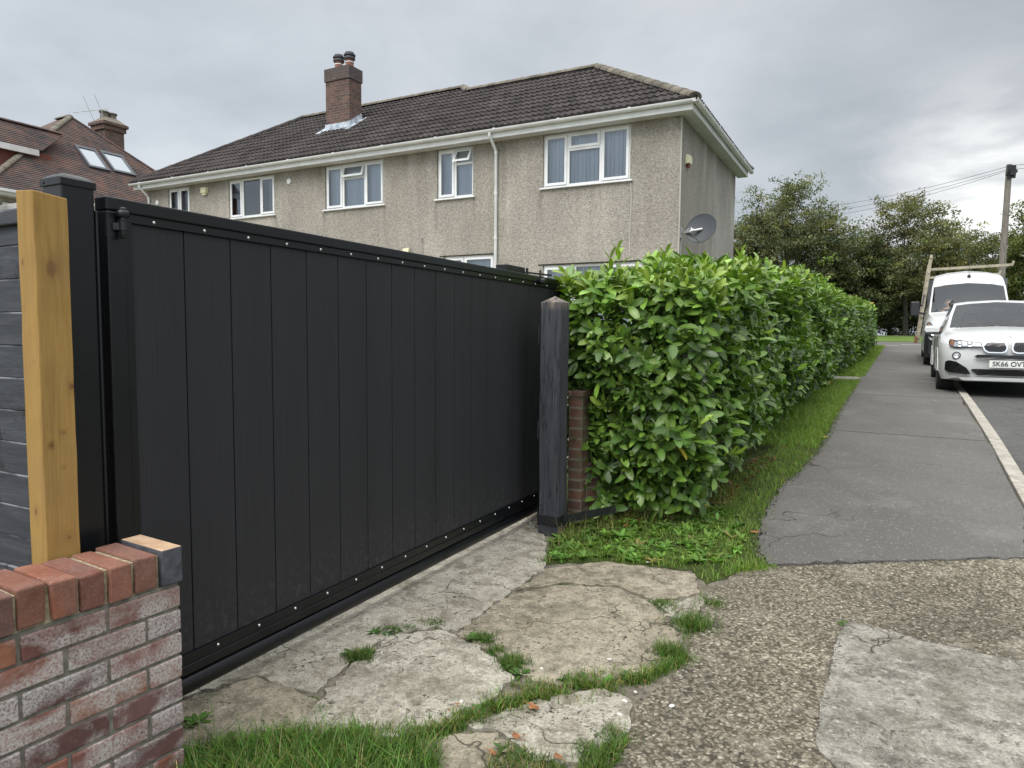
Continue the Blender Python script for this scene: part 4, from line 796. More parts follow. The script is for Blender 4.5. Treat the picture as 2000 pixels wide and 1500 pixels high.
for s0, s1, z0, z1, mul, tr, op, bl_ in WIN:
    wroot = bpy.data.objects.new('window', None); C.objects.link(wroot); wroot.parent = house; wroot.empty_display_size = .2
    x0, x1 = -s1, -s0; f = MB(); yf = .045; fw = .055
    f.box(x0, x1, yf, yf + .065, z1 - fw, z1 - .001); f.box(x0, x1, yf, yf + .065, z0 + .001, z0 + fw)
    cuts = [x0] + [x0 + (x1 - x0) * m_ for m_ in mul] + [x1]
    f.box(x0 + .001, x0 + fw, yf + .001, yf + .064, z0 + fw, z1 - fw); f.box(x1 - fw, x1 - .001, yf + .001, yf + .064, z0 + fw, z1 - fw)
    for c_ in cuts[1:-1]: f.box(c_ - .035, c_ + .035, yf + .001, yf + .064, z0 + fw, z1 - fw)
    pan = []
    for i, (a, c_) in enumerate(zip(cuts, cuts[1:])):
        a2 = a + (fw if i == 0 else .035); c2 = c_ - (fw if i == len(cuts) - 2 else .035); zb, zt = z0 + fw, z1 - fw
        if tr == i:
            zm = zt - (zt - zb) * .30; f.box(a2, c2, yf + .002, yf + .062, zm - .03, zm + .03); pan.append((a2, c2, zb, zm - .03, 0)); pan.append((a2, c2, zm + .03, zt, 1 + op))
        else: pan.append((a2, c2, zb, zt, 1 if (i != 1 or len(cuts) == 3) else 0))
    f.build('frame', m_upvc, wroot, bevel=.004); g = MB()
    for a, c_, zb, zt, s in pan:
        if s:
            sash = MB(); k = s - 1; sh = lambda z: -k * (zt - z) / max(.01, zt - zb) * 1.6                     # top-hung light tilts out
            m_ = .045; y = yf - .018
            for (p0, p1, q0, q1) in ((a - .012, c_ + .012, zt - m_, zt + .012), (a - .012, c_ + .012, zb - .012, zb + m_), (a - .012, a + m_, zb + m_, zt - m_), (c_ - m_, c_ + .012, zb + m_, zt - m_)):
                vs_ = [(x, y + d + sh(z), z) for z in (q0, q1) for d in (0, .03) for x in (p0, p1)]
                sash.add(vs_, [(0, 1, 3, 2), (4, 6, 7, 5), (0, 4, 5, 1), (2, 3, 7, 6), (0, 2, 6, 4), (1, 5, 7, 3)])
            sash.build('sash', m_upvc, wroot, bevel=.003)
            g.add([(a + m_, y + .014 + sh(zb), zb + m_), (c_ - m_, y + .014 + sh(zb), zb + m_), (c_ - m_, y + .014 + sh(zt), zt - m_), (a + m_, y + .014 + sh(zt), zt - m_)], [(0, 1, 2, 3)])
        else: g.add([(a, yf + .03, zb), (c_, yf + .03, zb), (c_, yf + .03, zt), (a, yf + .03, zt)], [(0, 1, 2, 3)])
    g.build('pane', m_glass, wroot, fix=False)
    MB().box(x0 - .06, x1 + .06, -.055, yf + .03, z0 - .035, z0).build('sill', m_upvc, wroot, bevel=.006)
    bl = MB()
    if bl_ == 'c':
        for (a, c_) in ((x0 + .03, x0 + .40), (x1 - .42, x1 - .03)):
            n = 14; bl = MB()
            for k in range(n):
                xa = a + (c_ - a) * k / n; xb = a + (c_ - a) * (k + 1) / n; ya = .2 + .02 * math.sin(k * 2.2); yb = .2 + .02 * math.sin((k + 1) * 2.2); bl.add([(xa, ya, z0), (xb, yb, z0), (xb, yb, z1), (xa, ya, z1)], [(0, 1, 2, 3)])
            bl.build('curtain', m_curtain, wroot, fix=False, smooth=80)
    else:
        vbl(bl, x0 + .04, x1 - .04, z0 + .03, z1 - .03, .19); bl.build('blind', m_blind, wroot, fix=False)
    r_ = MB(); r_.add([(x0, .1105, z0), (x1, .1105, z0), (x1, .1105, z1), (x0, .1105, z1), (x0 - .3, 2.2, z0 - .4), (x1 + .3, 2.2, z0 - .4), (x1 + .3, 2.2, z1 + .02), (x0 - .3, 2.2, z1 + .02)], [(4, 5, 6, 7), (0, 1, 5, 4), (1, 2, 6, 5), (2, 3, 7, 6), (3, 0, 4, 7)]); r_.build('room', m_room, wroot, fix=False)
# repaired crack below the corner window, lintel lines
rr = random.Random(9); pts = []
for k in range(12): pts.append((-1.02 + rr.gauss(0, .008), -.002, 4.58 - k * .145))
MB().tube(pts, .016, 5).build('cement_seam', m_seam, house)
MB().box(-3.12, -.6, -.012, .01, 2.961, 2.985).build('lintel_edge', m_dark, house)
MB().box(-5.75, -4.28, -.010, .01, 3.272, 3.29).build('lintel_edge', m_dark, house)
# roof: E = eave overhang, planes at slope K
E_ = .36; K = .667; ZE = 5.99; RX1, RX0 = E_, -HL - E_
yr1 = HD / 2; zr1 = ZE + K * (yr1 + E_); yr2 = 3.32; zr2 = ZE + K * (yr2 + E_)
ap1 = (E_ - (yr1 + E_), yr1, zr1); xc = -3.45; ap2 = (xc - (yr2 + E_), yr2, zr2); ap3 = (RX0 + (yr2 + E_), yr2, zr2)
def tiled(b, O, ex, up, nn, span, L, per=.15, course=.345, amp=.026, step=.022, sub=6):
    # span(t) -> (x start, x end) along ex at distance t up the slope
    O, ex, up, nn = map(Vector, (O, ex, up, nn)); n = int(math.ceil(L / course))
    for k in range(n):
        t0, t1 = k * course, min(L, (k + 1) * course + .03); a0, b0 = span(min(t0, L)); a1, b1 = span(min(t1, L)); a, c = min(a0, a1), max(b0, b1); g = per / sub; i0, i1 = int(a / g) - 1, int(c / g) + 2; vs_, fs = [], []; prev = None
        for i in range(i0, i1):
            x = i * g; ph = (x / per) % 1.0; h = amp * (max(0, math.sin(math.pi * min(1, ph / .62))) ** .8 if ph < .62 else 0) + .004 * math.sin(i * 12.9 + k * 7.7)*.5
            xa, xb = min(max(x, a0), b0), min(max(x, a1), b1)
            base = len(vs_); vs_ += [O + ex * xa + up * (t0 - .01) + nn * (-.02), O + ex * xa + up * t0 + nn * (h + step + .012), O + ex * xb + up * t1 + nn * (h + .0)]
            if prev is not None:
                fs += [(prev, base, base + 1, prev + 1), (prev + 1, base + 1, base + 2, prev + 2)]
            prev = base
        b.add(vs_, fs)
sl = math.sqrt(1 + K * K); upf = (0, 1 / sl, K / sl); nf = (0, -K / sl, 1 / sl)
b = MB()
def span_front(t):
    y = t / sl                                          # plan distance from the eave
    lo = RX0 + y; hi = RX1 - y if y <= yr1 + E_ + 1e-6 else (xc - y)
    return (lo, max(lo, hi))
tiled(b, (0, -E_, ZE), (1, 0, 0), upf, nf, span_front, (yr2 + E_) * sl)
# side (hip end) slope facing right, and the left hip end
tiled(b, (RX1, 0, ZE), (0, 1, 0), (-1 / sl, 0, K / sl), (K / sl, 0, 1 / sl), lambda t: (-E_ + t / sl, HD + E_ - t / sl), (yr1 + E_) * sl)
b.build('roof_tiles', m_tile, house, fix=False, smooth=50)
b = MB()                                              # back slopes and far hip as plain surfaces
A1, A2, A3 = Vector(ap1), Vector(ap2), Vector(ap3)
J = Vector((ap2[0] + (yr2 - yr1), yr1, zr1))
b.add([(RX1, HD + E_, ZE), tuple(A1), tuple(J), (J.x, HD + E_, ZE)], [(0, 3, 2, 1)])
b.add([(xc, -E_, ZE), (xc, HD2 + E_ + .08, ZE), tuple(A2), tuple(A3), (RX0, HD2 + E_, ZE), (RX0, -E_, ZE)], [(0, 1, 2), (1, 4, 3, 2), (4, 5, 3)])
b.add([(v_[0], v_[1], v_[2] - .05) for v_ in ((RX1, -E_, ZE), (RX0, -E_, ZE), tuple(A3), tuple(A2), tuple(A1), (RX1, HD + E_, ZE))], [(0, 1, 2, 3, 4), (0, 4, 5)])
b.build('roof_back', m_tile, house, fix=False)
def ridge(p, q, par, m, r=.12, gap=.42, n=9):
    p, q = Vector(p), Vector(q); d = (q - p); L = d.length; d.normalize(); k = int(L / gap); b = MB(); side = d.cross(Vector((0, 0, 1))).normalized(); up = side.cross(d)
    for i in range(k):
        a = p + d * (L * i / k); c = p + d * (L * (i + 1) / k + .02); vs_ = []
        for P_, rr_ in ((a, r * 1.06), (c, r * .97)):
            for j in range(n): t = math.pi * j / (n - 1); vs_.append(P_ + side * (math.cos(t) * rr_ * 1.15) + up * (math.sin(t) * rr_ * .85 + .0))
        fs = [(j, j + 1, n + j + 1, n + j) for j in range(n - 1)] + [tuple(range(n)), tuple(range(2 * n - 1, n - 1, -1))]
        b.add(vs_, fs)
    return b.build('ridge_tiles', m, par, smooth=40)
up_ = Vector((0, 0, .0))
ridge((RX1 - .03, -E_ + .03, ZE + .0), ap1, house, m_ridge); ridge(ap1, J, house, m_ridge); ridge(tuple(J), ap2, house, m_ridge); ridge(ap2, ap3, house, m_ridge); ridge(ap3, (RX0 + .05, -E_ + .05, ZE), house, m_tile); ridge(ap1, (RX1 - .03, HD + E_ - .03, ZE), house, m_ridge)
# fascia, soffit, gutter
b = MB(); b.box(RX0 + .08, RX1 - .08, -E_ + .07, -E_ + .09, ZW - .012, ZE - .03); b.box(RX1 - .10, RX1 - .08, -E_ + .091, HD + E_ - .08, ZW - .012, ZE - .03); b.box(RX0 + .08, RX0 + .10, -E_ + .091, HD2, ZW - .012, ZE - .03)
b.build('fascia', m_upvc, house)
b = MB(); b.box(RX0 + .101, RX1 - .101, -E_ + .091, .02, ZW - .008, ZW + .004); b.box(.0, RX1 - .101, .021, HD + E_ - .08, ZW - .008, ZW + .004); b.box(RX0 + .101, -HL, .021, HD2, ZW - .008, ZW + .004)
b.build('soffit', m_soffit, house)
def gutter(p, q, par, out):
    p, q, out = Vector(p), Vector(q), Vector(out); n = 8; prof = []
    for r in (.062, .054):
        for j in (range(n + 1) if r == .062 else range(n, -1, -1)): t = math.pi * (1 + j / n); prof.append((math.cos(t) * r, math.sin(t) * r))
    b = MB(); b.prism([p + out * x + Vector((0, 0, z)) for x, z in prof], q - p)
    d = (q - p).normalized(); L = (q - p).length; s = .5
    while s < L:
        for r in (.068,):
            pr = [(math.cos(math.pi * (1 + j / 8)) * r, math.sin(math.pi * (1 + j / 8)) * r) for j in range(9)] + [(.068, .012), (-.068, .012)]
            b.prism([p + d * s + out * x + Vector((0, 0, z)) for x, z in pr], d * .05)
        s += 1.55
    return b.build('gutter', m_upvc, par, smooth=35)
gy = -E_ + .005
gutter((RX0, gy, ZE - .035), (RX1, gy, ZE - .035), house, (0, -1, 0)); gutter((RX1 - .01, -E_ - .06, ZE - .036), (RX1 - .01, HD + E_ + .05, ZE - .036), house, (1, 0, 0))
def downpipe(x, z0):
    b = MB(); b.tube([(x, gy, ZE - .09), (x, gy, ZE - .15), (x, -.10, ZW - .19), (x, -.055, ZW - .26), (x, -.055, z0)], .034, 12)
    for z in (ZW - .3, 4.6, 3.6, 2.6): 
        if z > z0: b.lathe([(.038, 0), (.042, .004), (.042, .05), (.038, .054)], (x, -.055, z), (0, 0, 1), 12)
    b.build('downpipe', m_upvc, house, smooth=40)
downpipe(-4.19, .7); downpipe(-16.52, .7)
# chimney
cx0, cx1, cy0, cy1 = -10.69, -9.82, 1.5, 2.02
b = MB().box(cx0, cx1, cy0, cy1, 6.9, 8.62); chim = b.build('chimney', m_chim, house)
MB().box(cx0 - .028, cx1 + .028, cy0 - .028, cy1 + .028, 8.6, 8.95).build('chimney_head', m_chim_d, chim)
b = MB(); z_ = 8.951; b.add([(cx0 - .01, cy0 - .01, z_), (cx1 + .01, cy0 - .01, z_), (cx1 + .01, cy1 + .01, z_), (cx0 - .01, cy1 + .01, z_), (cx0 + .15, cy0 + .12, z_ + .05), (cx1 - .15, cy0 + .12, z_ + .05), (cx1 - .15, cy1 - .12, z_ + .05), (cx0 + .15, cy1 - .12, z_ + .05)], [(4, 5, 6, 7), (0, 1, 5, 4), (1, 2, 6, 5), (2, 3, 7, 6), (3, 0, 4, 7)]); b.build('flaunching', m_cement, chim)
for x, y in ((cx0 + .27, cy0 + .26), (cx1 - .20, cy0 + .26)):
    b = MB(); b.lathe([(.115, -.06), (.11, .16), (.12, .17), (.12, .20)], (x, y, 9.0), n=16, cap=True); p_ = b.build('chimney_pot', m_pot, chim, smooth=40)
    b = MB(); b.lathe([(.10, .20), (.15, .205), (.165, .24), (.15, .27), (.12, .28), (.12, .30), (.165, .305), (.17, .34), (.13, .36), (.125, .40), (.04, .41)], (x, y, 9.0), n=16); b.build('pot_cowl', m_cowl, chim, smooth=40)
    MB().lathe([(.122, .115), (.126, .12), (.126, .135), (.122, .14)], (x, y, 9.0), n=16).build('pot_clamp', m_upvc, chim)
b = MB(); zf = lambda y: ZE + K * (y + E_)
z0 = zf(cy0); b.box(cx0 - .02, cx1 + .02, cy0 - .022, cy0 - .001, z0 - .05, z0 + .17)
for i in range(7):
    a = cy0 + (cy1 - cy0) * i / 7; c_ = cy0 + (cy1 - cy0) * (i + 1) / 7; b.box(cx1 + .001, cx1 + .024, a, c_ - .002, zf(a) - .05, zf(c_) + .15); b.box(cx0 - .024, cx0 - .001, a, c_ - .002, zf(a) - .05, zf(c_) + .15)
def onroof(x, y, h=.05): return (x, y - K * h * .0, zf(y) + h)
for (x0, x1) in ((cx1, cx1 + .20), (cx0 - .20, cx0)): b.add([onroof(x0, cy0 - .22), onroof(x1, cy0 - .22), onroof(x1, cy1), onroof(x0, cy1), onroof(x0, cy0 - .22, .04), onroof(x1, cy0 - .22, .04), onroof(x1, cy1, .04), onroof(x0, cy1, .04)], [(0, 1, 2, 3), (0, 4, 5, 1), (1, 5, 6, 2), (3, 0, 4, 7)])
b.add([onroof(cx0, cy0 - .16), onroof(cx1, cy0 - .16), onroof(cx1, cy0), onroof(cx0, cy0)], [(0, 1, 2, 3)]); b.build('lead_flashing', m_lead, chim)
HM = lambda x, y, z: house.matrix_basis @ Vector((x, y, z))
bpy.context.view_layer.update()
def hloc(x, y, z): a = -R(HA); return Vector((HO.x + x * math.cos(a) - y * math.sin(a), HO.y + x * math.sin(a) + y * math.cos(a), z))
# fittings on the house
def wall_vent(s, z, label):
    b = MB(); b.lathe([(.075, 0), (.075, .012), (.06, .02), (.055, .014), (.03, .014), (.025, .022), (.004, .024)], (0, 0, 0), (0, -1, 0), 18); meta(b.build('wall_vent', m_upvc, loc=hloc(-s, 0, z), az=HA, smooth=40), label, 'vent', 'round vents on the house front')
wall_vent(10.65, 5.52, 'round white vent cover on the house between two upper windows'); wall_vent(16.2, 5.40, 'round white vent cover beside the far left drainpipe of the house')
def alarm(x, y, z, az_, label, m2):
    t = thing('alarm_box', label, 'alarm box', hloc(x, y, z), az_, 'alarm boxes on the house')
    pr = [(-.13, -.07), (.13, -.07), (.13, .09), (.09, .12), (-.09, .12), (-.13, .09)]
    b = MB(); vs_ = [(x_, 0, z_) for x_, z_ in pr] + [(x_ * .86, -.085, z_ * .86) for x_, z_ in pr]; n = 6; b.add(vs_, [tuple(range(n)), tuple(range(2 * n - 1, n - 1, -1))] + [(i, (i + 1) % n, n + (i + 1) % n, n + i) for i in range(n)]); b.build('case', m_cream, t, bevel=.008)
    MB().prism([(-.09, -.005, -.071), (.09, -.005, -.071), (.06, -.005, -.12), (-.06, -.005, -.12)], (0, -.06, 0)).build('lamp', m2, t, bevel=.004)
alarm(-14.0, 0, 5.55, HA, 'cream alarm box under the eaves near the left end of the house', m_cream)
alarm(0, .48, 5.0, HA - 90, 'cream and red alarm box on the right side wall near the corner', m_red)
fl = thing('security_light', 'small cream light fitting on the house wall just above the gate', 'light fitting', hloc(-6.72, 0, 3.42), HA)
MB().prism([(-.09, 0, -.10), (-.09, -.10, -.06), (-.09, -.05, .10), (-.09, 0, .10)], (.18, 0, 0)).build('case', m_cream, fl, bevel=.006)
b = MB(); b.tube([(0, -.02, -.45), (.0, -.02, .0), (-.01, -.02, .35)], .006, 6); b.lathe([(.015, 0), (.018, .02), (.004, .045)], (-.01, -.02, .35)); meta(b.build('aerial_rod', m_galv, loc=hloc(-6.25, 0, 3.38), az=HA), 'thin upright rod fixed to the house wall above the gate', 'rod')
# satellite dish on the side wall
dsh = thing('satellite_dish', 'grey oval satellite dish on the right side wall of the house', 'satellite dish', hloc(0, .12, 3.50), HA)
b = MB(); b.box(.0, .03, -.07, .07, -.11, .11); b.bar((.02, 0, 0), (.26, -.16, 0), .045, .045); b.build('bracket', m_galv, dsh, bevel=.003)
dn = Vector((-.30, -.93, .22)).normalized(); c0 = Vector((.44, -.14, .05)); sdx = dn.cross(Vector((0, 0, 1))).normalized(); upd = sdx.cross(dn); b = MB(); vs_, fs = [tuple(c0 - dn * .05)], []
n = 32
for j in range(1, 6):
    for k in range(n):
        t = 2 * math.pi * k / n; r = j / 5; vs_.append(tuple(c0 + sdx * (.33 * r * math.cos(t)) + upd * (.29 * r * math.sin(t)) + dn * (-.05 + .05 * r * r)))
fs = [(0, 1 + k, 1 + (k + 1) % n) for k in range(n)] + [(1 + (j - 1) * n + k, 1 + (j - 1) * n + (k + 1) % n, 1 + j * n + (k + 1) % n, 1 + j * n + k) for j in range(1, 5) for k in range(n)]
b.add(vs_, fs); rim = [c0 + sdx * (.333 * math.cos(2 * math.pi * k / n)) + upd * (.293 * math.sin(2 * math.pi * k / n)) for k in range(n + 1)]; b.tube(rim, .007, 6); b.build('reflector', m_dish, dsh, smooth=50)
b = MB(); e = c0 + dn * .34 - upd * .20; b.tube([c0 - upd * .28, e], .012, 8); b.tube([c0 - dn * .05, Vector((.26, -.16, 0))], .03, 8); b.build('arm', m_galv, dsh)
b = MB(); b.lathe([(.018, -.03), (.018, .03), (.03, .04), (.03, .07)], e + upd * .03, (c0 - e).normalized(), 12); b.tube([e, e + Vector((0, .05, .10)), Vector((.2, -.12, .06)), Vector((.02, -.02, -.05)), Vector((.01, -.02, -2.2))], .005, 5); b.build('receiver', m_upvc, dsh)

# ================================================================== neighbouring house at the left
NA = 27.5; NO = Vector((-14.661, 20.0, 0)); ZN = 5.50; e0, e1 = -.45, 8.7; PKY = 4.14; INN = 3.60; ZP = ZN + 3.60
nb = thing('neighbour_house', 'tall house with mottled red brown clay tile roof at the left edge', 'house', NO, NA)      # local: y along the eave, -x inwards
def roofpoly(b, pts): b.add(pts, [tuple(range(len(pts)))])
b = MB(); q = math.sqrt(.5)
half = lambda t: t / math.sqrt(2)
tiled(b, (0, 0, ZN), (0, 1, 0), (-q, 0, q), (q, 0, q), lambda t: (e0 + t * q * (PKY - e0) / INN, e1 - t * q * (e1 - PKY) / INN), INN / q, per=.17, course=.10, amp=.003, step=.010, sub=2)
b.build('roof', m_clay, nb, fix=False)
b = MB(); DB = -8.0
roofpoly(b, [(0, e0, ZN), (-INN, PKY, ZP), (DB + INN, PKY, ZP), (DB, e0, ZN)]); roofpoly(b, [(0, e1, ZN), (DB, e1, ZN), (DB + INN, PKY, ZP), (-INN, PKY, ZP)]); roofpoly(b, [(DB, e0, ZN), (DB + INN, PKY, ZP), (DB, e1, ZN)]); b.build('roof_slope', m_clay, nb, fix=False)
MB().box(DB + .4, -.35, e0 + .35, e1 - .35, 0, ZN - .02).build('wall', m_wallr, nb)
ridge((.0, e0, ZN + .0), (-INN, PKY, ZP), nb, m_ridge, .09); ridge((-INN, PKY, ZP), (.0, e1, ZN), nb, m_clay, .06); ridge((-INN, PKY, ZP), (DB + INN, PKY, ZP), nb, m_ridge, .09)
b = MB(); b.box(-.02, .02, e0 - .02, e1, ZN - .18, ZN - .01); b.box(.021, .12, e0 - .02, e1, ZN - .10, ZN - .02); b.build('gutter', m_upvc, nb, bevel=.01)
b = MB(); b.box(-.36, -.02, e0, e1, ZN - .19, ZN - .17); b.build('soffit', m_upvc, nb)
b = MB(); b.box(-.34, -.30, .2, 1.5, ZN - 1.6, ZN - .35); b.build('window_frame', m_upvc, nb, bevel=.01)
MB().box(-.302, -.29, .27, 1.43, ZN - 1.53, ZN - .42).build('window_pane', m_velux, nb)
# skylights
def skylight(y0, y1, i0, i1):
    up = Vector((-q, 0, q)); nn = Vector((q, 0, q)); O = Vector((0, 0, ZN)); P_ = lambda y, i, h: O + Vector((0, y, 0)) + up * (i / q) + nn * h
    f = MB(); w_ = .075
    for (a, c_, u0, u1) in ((y0, y1, i1 - w_, i1), (y0, y1, i0, i0 + w_), (y0, y0 + w_, i0 + w_, i1 - w_), (y1 - w_, y1, i0 + w_, i1 - w_)):
        vs_ = [P_(y, i, h) for h in (.0, .09) for i in (u0, u1) for y in (a, c_)]; f.add(vs_, [(0, 1, 3, 2), (4, 6, 7, 5), (0, 4, 5, 1), (2, 3, 7, 6), (0, 2, 6, 4), (1, 5, 7, 3)])
    s = f.build('skylight', m_velux, nb, bevel=.006)
    g = MB(); g.add([P_(y0 + w_, i0 + w_, .06), P_(y1 - w_, i0 + w_, .06), P_(y1 - w_, i1 - w_, .06), P_(y0 + w_, i1 - w_, .06)], [(0, 1, 2, 3)]); g.build('pane', m_skypane, s, fix=False)
m_skypane = mat('skylight_glass', (.33, .37, .41), .15, .6)
skylight(3.42, 4.14, 1.42, 2.24); skylight(4.30, 5.12, 1.46, 2.26)
# dormer with tile hung cheek on the front slope
k_ = (ZP - ZN) / (PKY - e0)                            # rise of the front slope along +y
dzr = 7.95; dze = 7.10; yr_ = e0 + (dzr - ZN) / k_; ye = e0 + (dze - ZN) / k_
b = MB(); xd0, xd1 = -1.35 - 1.4, -1.35
roofpoly(b, [((xd1 + .12), -3.2, dze), ((xd1 + .12), ye, dze), (xd1 - .75, yr_, dzr), (xd1 - .75, -3.2, dzr)])
b = MB(); tiled(b, (xd1 + .16, 0, dze), (0, 1, 0), Vector((-.8, 0, .8)).normalized(), Vector((.8, 0, .8)).normalized(), lambda t: (-3.2, ye + .25 + t * .7 * (yr_ - ye) / .8), 1.2, per=.17, course=.10, amp=.003, step=.01, sub=2); b.build('dormer_roof', m_clay, nb, fix=False)
MB().box(xd1 + .10, xd1 + .17, -3.2, ye + .15, dze - .20, dze - .01).build('dormer_fascia', m_soffit, nb, bevel=.008)
MB().box(xd0 - .8, xd1, -3.1, ye + .6, dze - 1.6, dze - .05).build('dormer_cheek', m_hung, nb)
ridge((xd1 - .72, -3.2, dzr + .03), (xd1 - .72, yr_ + .25, dzr + .03), nb, m_clay, .08)
# chimney of the neighbour with pots and aerial
cn0, cn1 = 5.18, 5.92; xi0, xi1 = -3.95, -3.25
b = MB(); b.box(xi0, xi1, cn0, cn1, ZN + 2.0, 8.92); nch = b.build('chimney', m_chim, nb)
b = MB(); b.box(xi0 - .06, xi1 + .06, cn0 - .06, cn1 + .06, 8.921, 9.09); b.box(xi0 - .12, xi1 + .12, cn0 - .12, cn1 + .12, 9.091, 9.20); b.build('chimney_head', m_chim, nch)
b = MB(); b.add([(xi0 - .1, cn0 - .1, 9.201), (xi1 + .1, cn0 - .1, 9.201), (xi1 + .1, cn1 + .1, 9.201), (xi0 - .1, cn1 + .1, 9.201), (xi0 + .15, cn0 + .15, 9.42), (xi1 - .15, cn0 + .15, 9.42), (xi1 - .15, cn1 - .15, 9.42), (xi0 + .15, cn1 - .15, 9.42)], [(4, 5, 6, 7), (0, 1, 5, 4), (1, 2, 6, 5), (2, 3, 7, 6), (3, 0, 4, 7)]); b.build('flaunching', m_cement_d, nch)
for y in (cn0 + .22, cn1 - .22):
    MB().lathe([(.15, 0), (.14, .22), (.18, .25), (.18, .29), (.13, .30)], ((xi0 + xi1) / 2, y, 9.35), n=14).build('chimney_pot', m_ridge, nch, smooth=40)
an = thing('tv_aerial', 'thin television aerial lashed to the neighbouring chimney', 'aerial', NO + azv(NA) * 5.28 + azv(NA - 90) * 3.4 + Vector((0, 0, 8.6)), NA)
b = MB(); b.tube([(0.02, 0, 0), (.02, -.12, .98)], .016, 6); b.tube([(.02, .15, 1.12), (.02, -1.15, .62)], .013, 6)
for k in range(2): y = -.15 - k * .42; z = .98 - k * .16; b.tube([(.02, y - .22, z + .50), (.02, y + .22, z - .42)], .008, 5)
b.build('mast', m_galv, an)

# ================================================================== laurel hedges
def hedge(name, label, group, v0, v1, ua, ub, H, dens, Ls, near_bulge, stub, darker=1.0):
    # surface sample: street face, top, near end (and far end). ua: street face u, ub: garden side u
    rs = np.random.default_rng(int(v0 * 10)); P, Nn = [], []
    def bulge(v, z): return .06 * np.sin(v * 2.3 + 1.1 * np.sin(z * 3.1)) + .05 * np.sin(v * 5.1 + z * 4.2) + .04 * np.sin(z * 6.3 + v)
    def pt(u, v, zf): 
        x = UU.x * u + VV.x * v; y = UU.y * u + VV.y * v; return np.stack([x, y, zga(x, y) + zf], 1)
    Lh = v1 - v0; A = [('s', Lh * H), ('t', Lh * (ua - ub)), ('n', (ua - ub) * H), ('g', Lh * H * .25), ('f', (ua - ub) * H * .4)]
    for kind, area in A:
        n0 = int(area * dens)
        if kind == 'n': n0 = int(n0 * near_bulge)
        a = rs.random(n0); b_ = rs.random(n0)
        if kind == 's':
            v = v0 + Lh * a; z = .10 + (H - .15) * b_; prof = .15 * np.sin(np.pi * np.clip(z / H, 0, 1) ** .8) - .16 * (z / H) ** 4; endr = .35 * np.clip(1 - (v - v0) / .5, 0, 1) ** 2
            u = ua - .14 + prof + bulge(v, z) - endr - .16 * np.clip(1 - z / .55, 0, 1) * (near_bulge > 1); N = np.stack([np.ones(n0), np.zeros(n0), .15 + .5 * (z / H) ** 3], 1)
        elif kind == 't':
            v = v0 + Lh * a; u = ub + (ua - ub) * b_; z = H + .07 * np.sin(v * 2.1) + .05 * np.sin(v * 4.7 + u * 5) - .10 * (2 * b_ - 1) ** 4; N = np.stack([.3 * (2 * b_ - 1), np.zeros(n0), np.ones(n0)], 1)
        elif kind in 'nf':
            u = ub + (ua - ub) * a; z = .08 + (H - .1) * b_; s = -1 if kind == 'n' else 1; r = .18 * np.sin(np.pi * np.clip(z / H, 0, 1)) + .05 * np.sin(u * 6 + z * 5)
            v = (v0 if s < 0 else v1) + s * (r - .30 * (2 * a - 1) ** 4); N = np.stack([.8 * (2 * a - 1) ** 3, s * np.ones(n0), np.full(n0, .2)], 1)
        else: v = v0 + Lh * a; u = np.full(n0, ub); z = .1 + (H - .15) * b_; N = np.stack([-np.ones(n0), np.zeros(n0), np.full(n0, .2)], 1)
        # the near end lifts clear of the ground and of the pier
        k = np.ones(n0, bool)
        if near_bulge > 1: 
            lift = .40 * np.clip((ua - .80 - u) / .25, 0, 1) * np.clip((v0 + .9 - v) / .5, 0, 1); k = z > lift
        u, v, z, N = u[k], v[k], z[k], N[k]; W = np.stack([UU.x * N[:, 0] + VV.x * N[:, 1], UU.y * N[:, 0] + VV.y * N[:, 1], N[:, 2]], 1)
        P.append(pt(u, v, z)); Nn.append(unit(W))
    P = np.concatenate(P); Nn = np.concatenate(Nn); n = len(P)
    P = P - Nn * (rs.random(n) ** 1.2 * .27 * (1 if near_bulge > 1 else .7))[:, None]; hz = (P[:, 2] - zga(P[:, 0], P[:, 1])) / H
    # each sample is a shoot: several leaves spiralling round its axis
    K = 6; ax = unit(Nn * .75 + np.array([0, 0, .55]) + rs.normal(0, .40, (n, 3))); ref = unit(np.cross(ax, np.array([.31, .52, .12]))); r2 = np.cross(ax, ref)
    young = (rs.random(n) < np.where(hz > .90, .45, np.where(hz > .7, .10, .035))); LP, LD, LN, LL, CC = [], [], [], [], []
    th0 = rs.uniform(0, 6.28, n); tone = np.exp(rs.normal(0, .30, n))
    for j in range(K):
        th = th0 + j * 2.4 + rs.normal(0, .2, n); side = ref * np.cos(th)[:, None] + r2 * np.sin(th)[:, None]; open_ = np.where(young, .55, 1.05) * (1.25 - .13 * j)
        D = unit(side * open_[:, None] + ax * (.42 + .10 * j) + np.array([0, 0, -.24]) * (~young)[:, None] + rs.normal(0, .16, (n, 3)))
        L = Ls * rs.uniform(.5, 1.2, n) * np.where(young, .78, 1); LP.append(P + ax * (Ls * .16 * j)[..., None] if np.ndim(Ls) else P + ax * (Ls * .16 * j)); LD.append(D); LN.append(ax + rs.normal(0, .22, (n, 3))); LL.append(L)
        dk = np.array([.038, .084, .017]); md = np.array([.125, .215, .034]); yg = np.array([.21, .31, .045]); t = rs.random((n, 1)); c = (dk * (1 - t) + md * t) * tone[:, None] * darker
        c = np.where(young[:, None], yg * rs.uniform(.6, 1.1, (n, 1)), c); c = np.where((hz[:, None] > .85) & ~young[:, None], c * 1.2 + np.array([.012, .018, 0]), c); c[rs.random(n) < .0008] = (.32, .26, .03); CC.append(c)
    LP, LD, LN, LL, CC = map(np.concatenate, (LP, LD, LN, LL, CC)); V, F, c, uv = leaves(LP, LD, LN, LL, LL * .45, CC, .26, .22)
    root = thing(name, label, 'hedge', sw((ua + ub) / 2, v0), 0, group); V = V - np.array(root.location)[None]
